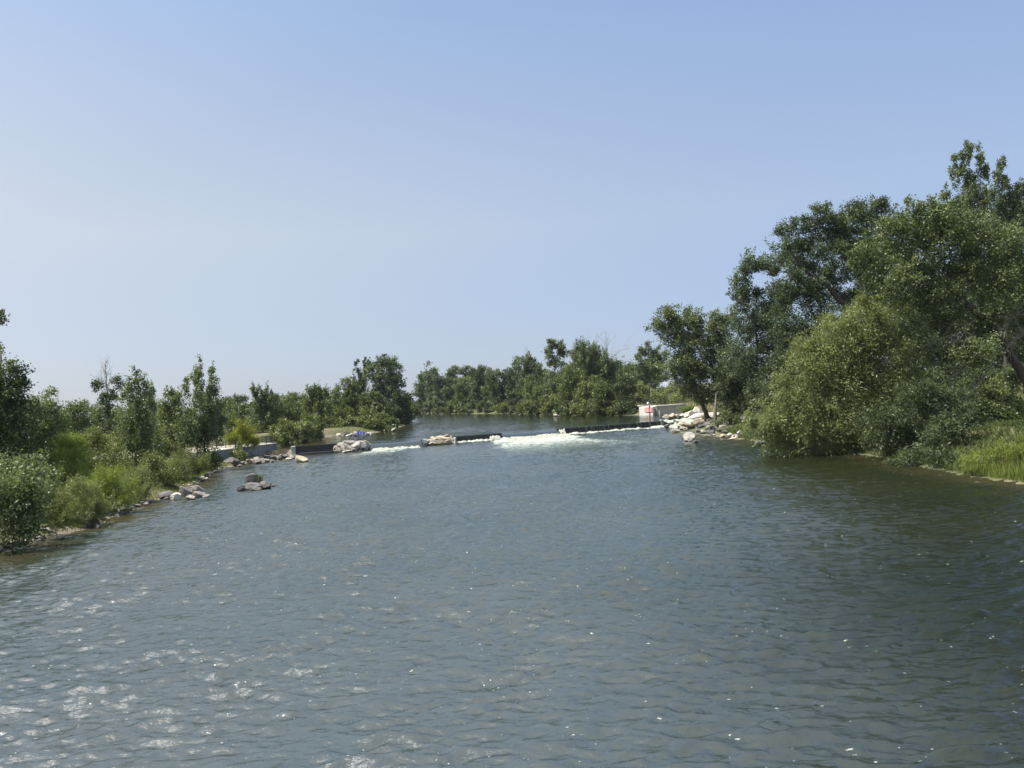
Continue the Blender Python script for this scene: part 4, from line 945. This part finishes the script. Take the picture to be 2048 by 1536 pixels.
for b, Yb, lobes, mt, sty, lb in (
    (525, 150, [(512, 785, 9, 18), (528, 790, 9, 18), (540, 800, 9, 18), (520, 815, 24, 22), (540, 825, 20, 20), (525, 850, 34, 26)], 'cotton', 'spire', 'grey green cottonwood right of the street lamp'),
    (580, 175, [(565, 818, 14, 20), (585, 822, 18, 22), (575, 845, 28, 20)], 'blue', 'spire', 'pale cottonwood right of the lamp side cottonwood'),
    (635, 160, [(630, 790, 14, 22), (645, 795, 14, 24), (618, 805, 16, 24), (635, 825, 28, 26), (640, 850, 28, 16)], 'mid', 'spire', 'fine leaved green tree at the middle of the left bank'),
    (670, 180, [(668, 790, 12, 16), (665, 815, 22, 24), (680, 830, 20, 22)], 'mid', 'cotton', 'light green tree left of the tall round cottonwood'),
    (720, 205, [(716, 738, 5, 16), (728, 730, 5, 14), (738, 735, 5, 16), (722, 765, 16, 20), (715, 785, 22, 24)], 'dark', 'spire', 'dark tree with pointed tops behind the tall round cottonwood'),
    (770, 195, [(768, 722, 18, 17), (785, 738, 20, 22), (752, 745, 24, 26), (790, 765, 20, 24), (770, 775, 30, 28), (765, 805, 26, 24)], 'blue', 'cotton', 'tallest round silvery cottonwood of the upstream left bank'),
    (700, 185, [(700, 775, 20, 20), (690, 800, 26, 24), (715, 815, 26, 24), (740, 800, 24, 24)], 'mid', 'cotton', 'broad green tree below the tall round cottonwood'),
    (750, 185, [(748, 810, 26, 24), (765, 825, 24, 22), (735, 835, 22, 18)], 'dark', 'cotton', 'dark shaded tree under the tall round cottonwood'),
    (800, 192, [(798, 800, 18, 26), (808, 820, 14, 24), (790, 828, 22, 20), (815, 835, 10, 12)], 'dark', 'cotton', 'dark bush tree at the upstream tip of the left bank'),
    (600, 130, [(595, 862, 22, 20), (575, 872, 20, 16), (610, 872, 14, 18), (590, 885, 26, 9)], 'willow', 'cotton', 'lime green bush right behind the dry gate'),
    (560, 125, [(555, 865, 18, 16), (570, 855, 14, 16), (560, 882, 20, 10)], 'olive', 'cotton', 'olive bush behind the plaza railing'),
    (620, 140, [(618, 850, 18, 18), (628, 868, 8, 14), (612, 872, 14, 14)], 'mid', 'cotton', 'green bush between gate bush and grassy shore'),
    (685, 165, [(688, 832, 16, 18), (675, 845, 12, 12), (700, 845, 16, 14)], 'olive', 'spire', 'low olive willow above the dark upstream rocks'),
    (735, 168, [(735, 838, 20, 16), (755, 845, 16, 12), (765, 838, 9, 14), (720, 848, 16, 10)], 'willow', 'spire', 'low lime willow right above the blue tarp'),
    (545, 200, [(545, 808, 20, 20), (555, 838, 30, 24)], 'cotton', 'cotton', 'grey tree behind the lamp side cottonwood'),
    (450, 165, [(445, 815, 22, 24), (460, 830, 24, 24), (440, 845, 26, 20)], 'mid', 'cotton', 'round green tree behind the pale cabinet'),
    (480, 230, [(475, 798, 16, 12), (462, 805, 14, 12), (490, 815, 20, 20)], 'blue', 'cotton', 'far bluish tree behind the street lamp'),
    (600, 270, [(592, 795, 14, 12), (610, 800, 16, 12), (580, 800, 14, 12), (565, 798, 10, 10)], 'blue', 'cotton', 'far bluish tree on the skyline right of the lamp'),
    (330, 240, [(325, 818, 18, 12), (310, 828, 20, 14), (345, 830, 20, 14)], 'mid', 'cotton', 'far tree on the skyline behind the young cottonwood'),
    (235, 290, [(230, 836, 30, 12), (200, 842, 24, 10), (260, 838, 20, 12)], 'blue', 'cotton', 'low far tree on the skyline behind the half dead tree'),
    (120, 260, [(110, 842, 30, 14), (150, 848, 30, 12), (70, 850, 30, 14)], 'blue', 'cotton', 'low far tree on the skyline near the left edge'),
    (15, 150, [(20, 870, 40, 22), (60, 875, 30, 18)], 'dark', 'cotton', 'dark tree mass beyond the pond at the left edge'),
    (390, 150, [(385, 850, 30, 22), (360, 860, 26, 20), (420, 860, 20, 18)], 'dark', 'cotton', 'dark tree behind the twin topped cottonwood'),
    (170, 170, [(170, 862, 34, 16), (200, 868, 30, 14), (130, 866, 30, 16)], 'dark', 'cotton', 'dark tree across the pond behind the rounded tree')):
    tree('tree' if 'bush' not in lb and 'willow' not in lb else 'bush', lb, 'tree' if 'bush' not in lb and 'low ' not in lb else 'bush', b, Yb, lobes, sty, mt, 1.0, gl if 'far' not in lb else gf, .16, limbs=6)
# --- far shore
for b, Yb, lobes, mt, sty, lb in (
    (850, 345, [(842, 780, 10, 14), (848, 800, 14, 22), (835, 812, 12, 14)], 'dark', 'cotton', 'dark far tree where the river vanishes to the left'),
    (870, 330, [(868, 758, 14, 10), (880, 765, 12, 10), (872, 785, 18, 18), (865, 808, 16, 16)], 'blue', 'cotton', 'far tree with an airy domed top'),
    (895, 305, [(895, 785, 12, 18), (900, 805, 16, 18), (885, 812, 12, 12)], 'dark', 'cotton', 'dark low far tree right of the domed one'),
    (925, 300, [(920, 765, 12, 14), (932, 780, 16, 24), (925, 805, 18, 18)], 'mid', 'cotton', 'mid green far tree left of the forked one'),
    (962, 288, [(948, 745, 12, 12), (970, 738, 12, 12), (958, 765, 18, 18), (955, 790, 20, 22), (960, 812, 18, 14)], 'blue', 'cotton', 'far tree with a forked top'),
    (1000, 262, [(990, 755, 14, 18), (1008, 760, 14, 22), (1000, 790, 24, 26), (995, 812, 20, 12)], 'dark', 'cotton', 'dark far tree right of the forked one'),
    (1030, 250, [(1025, 752, 12, 18), (1030, 785, 18, 26), (1022, 810, 16, 14)], 'dark', 'cotton', 'narrow dark far tree left of the grey topped one'),
    (1058, 240, [(1056, 722, 16, 18), (1065, 740, 18, 20), (1048, 755, 18, 20), (1060, 785, 24, 26), (1055, 810, 22, 14)], 'blue', 'cotton', 'grey topped far tree with thin crown'),
    (1108, 226, [(1104, 692, 16, 13), (1118, 698, 14, 14), (1096, 706, 12, 12), (1112, 725, 16, 16), (1128, 708, 8, 12), (1108, 760, 20, 26)], 'cotton', 'cotton', 'tall far tree with a round tuft on top'),
    (1095, 215, [(1085, 785, 22, 26), (1105, 795, 20, 26), (1090, 812, 22, 12)], 'mid', 'cotton', 'green tree under the tufted far tree'),
    (1180, 195, [(1165, 705, 16, 20), (1190, 708, 18, 20), (1175, 735, 28, 26), (1205, 735, 24, 24), (1225, 745, 18, 18), (1190, 770, 36, 26)], 'cotton', 'spire', 'big green tree with a spray of dead twigs on top'),
    (1140, 185, [(1145, 755, 22, 22), (1135, 785, 24, 26), (1140, 812, 24, 14)], 'mid', 'cotton', 'yellow green tree left of the big twiggy one'),
    (1180, 172, [(1175, 790, 26, 24), (1165, 812, 26, 16), (1195, 815, 20, 14)], 'olive', 'cotton', 'olive tree overhanging the upper pool in the middle'),
    (1210, 165, [(1210, 780, 26, 24), (1230, 800, 24, 20), (1210, 818, 22, 12)], 'mid', 'cotton', 'spreading tree overhanging the upper pool near the right wall'),
    (1250, 162, [(1245, 765, 20, 24), (1258, 785, 16, 26), (1250, 812, 20, 18), (1262, 820, 10, 12)], 'dark', 'cotton', 'dark tree at the water left of the right wall'),
    (1240, 210, [(1235, 745, 20, 16), (1255, 750, 18, 16)], 'blue', 'cotton', 'bluish tree behind the overhanging ones'),
    (1300, 255, [(1298, 700, 18, 15), (1320, 708, 20, 16), (1285, 712, 10, 10), (1310, 730, 28, 20)], 'cotton', 'cotton', 'round topped far tree between middle and right groups'),
    (1290, 300, [(1285, 745, 24, 16), (1320, 752, 26, 14)], 'blue', 'cotton', 'hazy blue far tree above the street lamp'),
    (1305, 172, [(1285, 780, 14, 16), (1300, 788, 16, 12), (1320, 790, 18, 12), (1345, 785, 20, 16), (1360, 795, 16, 12)], 'willow', 'cotton', 'light green tree right behind the right railing'),
    (1275, 185, [(1278, 765, 14, 14), (1272, 790, 10, 14)], 'cotton', 'cotton', 'pale flowering tree left of the slim lamp'),
    (890, 298, [(890, 818, 9, 7), (878, 820, 9, 6)], 'mid', 'round', 'small bush at the far waterline on the left'),
    (938, 282, [(938, 817, 10, 8), (925, 820, 8, 5)], 'mid', 'round', 'small bush at the far waterline under the forked tree'),
    (1008, 240, [(1008, 817, 10, 9), (1016, 820, 8, 6)], 'olive', 'round', 'dome shaped bush at the far waterline'),
    (1045, 216, [(1042, 815, 12, 10), (1052, 820, 9, 6)], 'olive', 'round', 'olive bush left of the golden one'),
    (1080, 208, [(1074, 819, 8, 5), (1085, 815, 7, 6), (1091, 811, 4, 4)], 'gold', 'round', 'golden yellow bush at the far waterline')):
    bare = [(1188, 715, 1192, 675, 12), (1210, 722, 1218, 668, 16), (1215, 728, 1250, 690, 14), (1190, 720, 1172, 680, 8)] if 'dead twigs' in lb else ([(1055, 720, 1055, 698, 8)] if 'grey topped' in lb else None)
    tree('bush' if ' bush' in lb else 'tree', lb, 'bush' if ' bush' in lb else 'tree', b, Yb, lobes, sty, mt, .95, gf, .18, limbs=5, bare=bare)
# --- right bank
tree('leaning_tree', 'tree leaning left over the right cascade', 'tree', (1424, 851), 117, [(1328, 635, 24, 22), (1310, 650, 16, 14), (1360, 632, 26, 22), (1392, 645, 26, 26), (1345, 665, 30, 26), (1425, 648, 28, 24), (1380, 690, 40, 34), (1430, 690, 38, 34), (1360, 730, 36, 30), (1400, 745, 44, 34), (1450, 740, 36, 40), (1375, 775, 36, 22), (1420, 785, 36, 22), (1455, 640, 18, 20)], 'cotton', 'cotton', .95, gr, .42, via=[(1410, 822), (1396, 790), (1385, 755), (1380, 700), (1375, 650)], bare=[(1345, 690, 1318, 668, 10), (1380, 650, 1400, 625, 8), (1430, 640, 1440, 615, 8)], limbs=20)
tree('cottonwood_tree', 'tree with grey trunk standing beside the leaning one', 'tree', (1434, 852), 112, [(1470, 780, 36, 34), (1500, 750, 40, 44), (1470, 810, 30, 22), (1450, 765, 26, 28), (1520, 800, 40, 34)], 'cotton', 'dark', 1.0, gr, .34, via=[(1430, 825), (1432, 790), (1445, 750)], bk='greybark')
tree('cottonwood_tree', 'tall narrow cottonwood rising above the leaning tree', 'tree', 1520, 108, [(1490, 530, 24, 22), (1525, 530, 22, 24), (1480, 560, 20, 26), (1545, 545, 12, 18), (1505, 590, 30, 22), (1478, 600, 20, 26), (1540, 620, 34, 36), (1495, 650, 36, 34), (1540, 690, 44, 40), (1490, 710, 40, 40), (1560, 580, 14, 18)], 'cotton', 'blue', .78, gr, .3, limbs=22, gap=1.3)
tree('cottonwood_tree', 'big cottonwood with one thick bare limb and sky gaps', 'tree', 1700, 98, [(1585, 460, 28, 24), (1570, 495, 18, 18), (1620, 450, 26, 24), (1650, 430, 28, 24), (1620, 490, 34, 24), (1670, 470, 34, 32), (1712, 425, 26, 26), (1752, 415, 28, 20), (1745, 450, 38, 38), (1790, 450, 16, 24), (1700, 500, 36, 28), (1585, 560, 30, 28), (1620, 590, 36, 32), (1575, 600, 26, 28), (1650, 550, 26, 16), (1745, 500, 40, 42), (1700, 450, 34, 34), (1580, 650, 40, 38), (1640, 650, 46, 40), (1600, 700, 50, 40), (1610, 530, 34, 24, 3), (1675, 545, 34, 26, 3), (1735, 575, 34, 30, 2), (1560, 530, 20, 20, 3), (1700, 600, 30, 24, 3), (1800, 500, 24, 34)], 'cotton', 'dark', .80, gr, .50, via=[(1702, 700), (1690, 610), (1655, 573), (1605, 535), (1580, 500)], limbs=26, gap=1.25)
tree('broadleaf_tree', 'dark tree behind the upper left of the big willow', 'tree', 1590, 104, [(1580, 740, 56, 44), (1540, 790, 44, 36), (1630, 740, 60, 60), (1700, 720, 70, 70)], 'cotton', 'dark', 1.0, gr, .3)
tree('cottonwood_tree', 'tallest pointed poplar at the upper right', 'tree', 1945, 88, [(1940, 305, 10, 24), (1925, 330, 8, 26), (1957, 320, 9, 26), (1915, 355, 9, 30), (1968, 350, 12, 22), (1940, 365, 16, 24), (1935, 410, 24, 30), (1960, 400, 20, 30), (1890, 395, 8, 26), (1895, 440, 20, 34), (1870, 430, 10, 30), (1940, 460, 44, 40), (1835, 430, 10, 20), (1850, 465, 20, 26), (1980, 440, 26, 40), (1815, 455, 12, 22), (1910, 320, 6, 18), (1860, 480, 34, 34), (1995, 480, 40, 44)], 'spire', 'cotton', .85, gr, .3, limbs=16, gap=1.2)
tree('cottonwood_tree', 'second pointed poplar nearer the right edge', 'tree', 2010, 82, [(2006, 335, 7, 20), (2000, 365, 10, 26), (2015, 375, 8, 28), (1985, 385, 7, 18), (2005, 410, 18, 30), (2040, 390, 12, 24), (2042, 430, 18, 40), (2010, 460, 36, 40), (2060, 470, 36, 50), (2045, 370, 8, 20), (2030, 410, 14, 26)], 'spire', 'blue', .95, gr, .28, limbs=16)
tree('cottonwood_tree', 'huge near cottonwood with dark leaning trunk at the right edge', 'tree', (2085, 870), 62, [(1800, 480, 50, 44), (1740, 520, 30, 36), (1860, 450, 44, 40), (1910, 470, 50, 48), (1960, 490, 50, 50), (2020, 500, 46, 50), (1850, 520, 60, 44), (1780, 560, 50, 40), (1920, 550, 60, 44), (2000, 570, 60, 44), (2070, 540, 50, 70), (1840, 590, 54, 36), (1900, 640, 60, 40), (1980, 640, 50, 34), (2060, 660, 50, 40), (1830, 660, 40, 30), (1950, 700, 60, 34), (1880, 710, 50, 30), (1735, 478, 9, 24), (1775, 450, 10, 28), (1820, 425, 10, 24), (1868, 402, 9, 26), (1905, 425, 10, 30), (1845, 420, 8, 20), (1712, 520, 10, 22)], 'cotton', 'cotton', .72, gr, .48, via=[(2060, 790), (2030, 720), (1985, 655), (1945, 618), (1895, 578), (1800, 568)], limbs=22,
     bare=[(2060, 610, 1995, 665, 18), (2070, 640, 2010, 700, 16), (1950, 640, 1880, 700, 16), (1930, 660, 1850, 690, 14), (2060, 560, 2030, 640, 12), (1960, 700, 1900, 760, 14), (1980, 720, 1930, 800, 14), (1900, 700, 1860, 740, 10)], gap=1.2)
tree('cottonwood_tree', 'airy grey green cottonwood closing the gaps behind the thick bare limb', 'tree', 1660, 116, [(1590, 510, 40, 40), (1650, 500, 40, 40), (1710, 520, 44, 44), (1760, 560, 44, 44), (1640, 580, 46, 44), (1560, 600, 36, 40), (1700, 610, 44, 36), (1520, 640, 36, 40), (1455, 700, 30, 40), (1800, 520, 40, 50)], 'cotton', 'blue', .5, gr, .3, limbs=10)
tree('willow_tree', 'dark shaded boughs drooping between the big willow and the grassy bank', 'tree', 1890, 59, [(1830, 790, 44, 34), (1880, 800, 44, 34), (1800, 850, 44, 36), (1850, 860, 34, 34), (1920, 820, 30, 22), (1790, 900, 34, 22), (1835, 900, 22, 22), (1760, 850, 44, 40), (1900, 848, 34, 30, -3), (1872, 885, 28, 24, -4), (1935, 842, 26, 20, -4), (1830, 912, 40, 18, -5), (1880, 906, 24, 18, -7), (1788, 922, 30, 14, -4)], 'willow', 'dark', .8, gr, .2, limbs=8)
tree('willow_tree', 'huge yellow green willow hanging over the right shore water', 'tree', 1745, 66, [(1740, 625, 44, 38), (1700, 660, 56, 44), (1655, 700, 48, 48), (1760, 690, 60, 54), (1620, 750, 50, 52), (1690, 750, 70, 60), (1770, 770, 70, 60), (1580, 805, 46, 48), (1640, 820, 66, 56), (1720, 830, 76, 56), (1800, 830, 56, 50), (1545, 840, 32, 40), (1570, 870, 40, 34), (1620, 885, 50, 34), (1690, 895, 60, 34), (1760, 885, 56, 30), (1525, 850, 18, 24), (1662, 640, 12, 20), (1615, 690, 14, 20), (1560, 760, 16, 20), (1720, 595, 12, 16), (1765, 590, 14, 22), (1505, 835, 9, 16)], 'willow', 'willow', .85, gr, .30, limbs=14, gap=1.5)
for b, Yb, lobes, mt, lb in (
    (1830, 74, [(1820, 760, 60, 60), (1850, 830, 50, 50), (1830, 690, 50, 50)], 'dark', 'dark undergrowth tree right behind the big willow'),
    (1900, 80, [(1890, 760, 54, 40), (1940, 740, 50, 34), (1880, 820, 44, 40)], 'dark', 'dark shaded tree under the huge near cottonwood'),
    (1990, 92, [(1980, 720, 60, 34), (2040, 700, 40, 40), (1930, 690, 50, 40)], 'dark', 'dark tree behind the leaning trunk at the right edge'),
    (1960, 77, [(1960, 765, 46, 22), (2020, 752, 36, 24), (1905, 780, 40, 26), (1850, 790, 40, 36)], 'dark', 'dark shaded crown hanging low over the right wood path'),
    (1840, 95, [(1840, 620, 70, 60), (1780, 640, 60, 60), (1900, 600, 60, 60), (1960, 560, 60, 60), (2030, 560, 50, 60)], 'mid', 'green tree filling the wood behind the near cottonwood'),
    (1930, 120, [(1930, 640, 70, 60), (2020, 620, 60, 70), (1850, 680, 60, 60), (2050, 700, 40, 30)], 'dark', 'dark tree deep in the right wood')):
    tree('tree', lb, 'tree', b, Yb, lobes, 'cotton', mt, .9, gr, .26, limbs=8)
# bare trunks in the wood
for px, Yb, ph, lb in ((1955, 84, 655, 'dark trunk in the wood left of the thin pair'), (1975, 86, 660, 'first of the thin dark pair of trunks'), (2012, 84, 650, 'thick dark trunk left of the leaning one'), (2026, 88, 650, 'slanting dark trunk behind the leaning one'), (1938, 90, 690, 'thin dark trunk deepest in the wood')):
    tree('tree', lb, 'tree', px, Yb, [(px-6, ph-30, 34, 30)], 'cotton', 'dark', .8, gr, .24, limbs=2, via=[(px-3, 760), (px-6, 700), (px-8, ph)])
for b, Yb, lobes, mt, sty, lb in (
    (1462, 104, [(1455, 840, 16, 18), (1470, 848, 18, 18), (1462, 862, 18, 10)], 'mid', 'round', 'low green shrub under the shore trees'),
    (1380, 138, [(1376, 816, 14, 10), (1366, 822, 8, 8), (1388, 822, 10, 8)], 'bright', 'feather', 'bright green round shrub by the right wall'),
    (1500, 90, [(1505, 850, 16, 24), (1500, 872, 14, 10), (1520, 868, 18, 14)], 'willow', 'round', 'small willow shrub beside the pale shore stones'),
    (1470, 120, [(1462, 815, 26, 16), (1490, 825, 24, 20)], 'dark', 'round', 'dark shrub behind the grey trunk')):
    tree('bush', lb, 'bush', b, Yb, lobes, sty, mt, .8, gr, .03, limbs=8)

# bushes crowding the waterlines
r = random.Random(21)
def hedge(pxs, Yf, pyf, rx, ry, mats, label, group, sty='cotton', dens=1.0):
    for px in pxs:
        px = px+r.uniform(-4, 4); Yk = Yf(px); py = pyf(px); a_, b_ = rx*r.uniform(.8, 1.25), ry*r.uniform(.7, 1.3)
        tree('bush', label, 'bush', px, Yk, [(px, py-b_*.7, a_, b_), (px+r.uniform(-.6, .6)*a_, py-b_*1.5, a_*.7, b_*.8)], sty, r.choice(mats), dens, group, .05, limbs=3)
hedge(range(842, 1065, 15), lambda x: float(np.interp(x, (842, 1000, 1065), (335, 246, 214))), lambda x: 828, 11, 11, ['mid', 'dark', 'blue', 'olive'], 'dense green bush in the row along the far waterline', 'bushes along the far waterline')
hedge(range(1062, 1275, 18), lambda x: float(np.interp(x, (1062, 1200, 1275), (209, 166, 158))), lambda x: float(np.interp(x, (1062, 1275), (829, 834))), 13, 13, ['mid', 'dark', 'olive', 'cotton'], 'green bush hanging over the upper pool edge', 'bushes over the upper pool')
hedge(range(1062, 1290, 28), lambda x: 228-(x-1062)*.2, lambda x: 808, 24, 33, ['mid', 'dark', 'blue'], 'tree filling the mass behind the pool edge bushes', 'trees behind the upper pool')
hedge(range(845, 1060, 24), lambda x: float(np.interp(x, (842, 1000, 1065), (360, 275, 240))), lambda x: 803, 20, 27, ['mid', 'dark', 'blue'], 'tree filling the mass of the far shore', 'trees filling the far shore')
hedge(range(560, 830, 22), lambda x: float(np.interp(x, (560, 830), (160, 215))), lambda x: 850-(x-560)*.02, 20, 22, ['mid', 'dark', 'mid', 'olive'], 'green tree filling the mass of the upstream left bank', 'trees filling the left bank')
hedge(range(10, 470, 38), lambda x: float(np.interp(x, (0, 470), (128, 150))) if x < 250 else 152, lambda x: 882-(x*.03), 30, 24, ['mid', 'dark', 'olive'], 'green tree in the row beyond the left bank bushes', 'trees beyond the left bushes')
hedge((548, 565, 582, 600, 618, 634), lambda x: 119+(x-548)*.17, lambda x: 893-(x-548)*.12, 15, 16, ['mid', 'olive', 'willow', 'mid'], 'leafy bush crowding the shore behind the dry gate', 'bushes behind the dry gate')
hedge((1448, 1468, 1490), lambda x: 104, lambda x: 864, 15, 13, ['mid', 'dark'], 'low green bush above the stones of the right shore', 'bushes above the right shore stones')
hedge(range(646, 785, 15), lambda x: 158, lambda x: 862, 14, 11, ['olive', 'willow', 'mid'], 'low bush along the upstream shore rocks', 'bushes above the upstream shore rocks')
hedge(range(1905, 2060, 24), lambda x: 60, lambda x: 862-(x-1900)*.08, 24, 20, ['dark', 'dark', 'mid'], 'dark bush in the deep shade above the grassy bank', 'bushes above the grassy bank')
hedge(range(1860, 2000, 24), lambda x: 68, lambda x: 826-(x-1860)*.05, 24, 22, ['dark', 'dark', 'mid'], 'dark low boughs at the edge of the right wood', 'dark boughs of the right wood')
hedge(range(1125, 1300, 27), lambda x: 212, lambda x: 790, 26, 34, ['cotton', 'blue', 'mid'], 'tall tree of the back row above the upper pool', 'back row trees above the upper pool')
hedge(range(858, 1100, 26), lambda x: float(np.interp(x, (842, 1000, 1065), (375, 290, 250))), lambda x: 795-(x-858)*.05, 20, 27, ['cotton', 'blue', 'mid'], 'tree of the back row on the far shore', 'back row trees of the far shore')
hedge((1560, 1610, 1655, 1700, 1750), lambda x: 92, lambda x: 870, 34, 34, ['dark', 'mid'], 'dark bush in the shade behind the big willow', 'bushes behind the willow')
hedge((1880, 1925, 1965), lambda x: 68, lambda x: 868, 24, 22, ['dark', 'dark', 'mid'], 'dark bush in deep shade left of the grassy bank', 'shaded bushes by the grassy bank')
hedge((1330, 1352, 1395, 1500, 1530), lambda x: 160 if x < 1400 else 112, lambda x: 812 if x < 1400 else 845, 14, 12, ['willow', 'mid', 'dark'], 'small bush between the right wall and the shore trees', 'bushes by the right wall')
tree('bush', 'dark overhanging shrub between willow and grassy bank', 'bush', 1850, 58, [(1835, 870, 30, 26), (1868, 850, 26, 24), (1800, 890, 26, 18)], 'willow', 'dark', 1.0, gr, .06, limbs=5)
tree('bush', 'weedy green clump low on the grassy bank', 'bush', 1990, 47, [(1985, 915, 40, 18), (2030, 905, 34, 22), (1940, 925, 26, 12)], 'feather', 'bright', .5, None, .02, limbs=2)
# ------------------------------------------------------------ grass
def grass(name, label, pts, hgt, mat, seed, wd=0.02, per=1, lean=.25):
    rg = np.random.default_rng(seed); P = np.asarray(pts); n = len(P)
    th = rg.random(n)*6.283; L = hgt*(0.5+0.8*rg.random(n)); dx = np.cos(th)*lean*L*rg.random(n); dy = np.sin(th)*lean*L*rg.random(n); a_ = rg.random(n)*6.283
    wx, wy = np.cos(a_)*wd, np.sin(a_)*wd; V = np.empty((n, 4, 3))
    V[:, 0] = P+np.stack([wx, wy, -.05+0*wx], 1); V[:, 1] = P-np.stack([wx, wy, .05+0*wx], 1)
    mid = P+np.stack([dx*.35, dy*.35, L*.6], 1); V[:, 2] = mid-np.stack([wx, wy, 0*wx], 1)*.7; V[:, 3] = P+np.stack([dx, dy, L], 1)
    # two quads would be finer; a kinked blade reads well at this size
    T = np.clip(fbm(P[:, 0]*.5, P[:, 1]*.5, 3, seed)*1.1-.05+rg.normal(size=n)*.15, 0, 1)
    return tag(mesh_obj(name, V.reshape(-1, 3), np.arange(4*n).reshape(-1, 4), M[mat], tint=T), label, kind='stuff')
rg = np.random.default_rng(77)
def scatter(n, x0, x1, y0, y1, cond):
    x = rg.uniform(x0, x1, n); y = rg.uniform(y0, y1, n); k = cond(x, y); x, y = x[k], y[k]; return np.stack([x, y, ground_z(x, y)], 1)
pts = scatter(90000, 28, 48, 36, 62, lambda x, y: (x-xR(y) > -0.1+0.7*fbm(x, y*.7, 2, 5)) & (y < 47.5+(x-29)*0.42+2*vnoise(x, y)))
grass('grass', 'lush green grass on the near right bank', pts, 0.6, 'grass', 5, .016)
pts = scatter(2600, 29.5, 46, 42, 58, lambda x, y: (x-xR(y) > 1.6) & (y < 47.5+(x-29)*0.42) & (fbm(x*.4, y*.4, 2, 8) > .42))
grass('dry_grass', 'dry tan seed stalks above the green grass of the right bank', pts, .95, 'drygrass', 6, .012)
pts = scatter(70000, 27, 60, 47, 100, lambda x, y: (x-xR(y) > 0.2))
grass('undergrowth', 'rough shaded undergrowth of the right wood', pts, 0.42, 'mid', 12, .03, lean=.9)
pts = scatter(60000, -60, -24, 34, 100, lambda x, y: (x < xL(y)-.3))
grass('grass', 'rough grass between the bushes of the left bank', pts, 0.45, 'grass', 7, .022)
pts = scatter(40000, -75, -20, 118, 200, lambda x, y: (x < xL(y)-.8) & ~((x > -66) & (x < -36) & (y < 151)))
grass('grass', 'grass on the upstream left bank', pts, 0.32, 'grass', 8, .035)
pts = scatter(40000, 30, 110, 100, 190, lambda x, y: (x-xR(y) > 3) & (y > 108))
grass('grass', 'sunlit grass beyond the right wood', pts, 0.5, 'drygrass', 9, .05)
pts = np.array([G(518+rg.normal(0, 3), 974, 0)+np.array([0, .4*rg.random(), .5]) for _ in range(20)])
tag(grass('reed_tuft', 'tuft of tall grass growing on the islet boulder', pts, .75, 'olive', 10, .010, lean=.6), 'tuft of tall grass growing on the islet boulder', 'plant')
bpy.context.scene.objects['reed_tuft'].pop('kind', None)
# ------------------------------------------------------------ thin summer haze in the air
hm = bpy.data.materials.new('haze_air'); hm.use_nodes = True; hn = hm.node_tree; hn.nodes.remove(hn.nodes['Principled BSDF'])
pv_ = hn.nodes.new('ShaderNodeVolumePrincipled'); pv_.inputs['Density'].default_value = 0.00008; pv_.inputs['Color'].default_value = (0.80, 0.88, 1.0, 1)
hn.links.new(pv_.outputs[0], hn.nodes['Material Output'].inputs['Volume'])
m = MB(); m.box((0, 1850, 13.75), (5200, 4400, 37.5)); o = m.build('haze', hm); tag(o, kind='stuff')
print('polys', sum(len(o.data.polygons) for o in C.objects if o.type == 'MESH'), 'objects', len(C.objects))
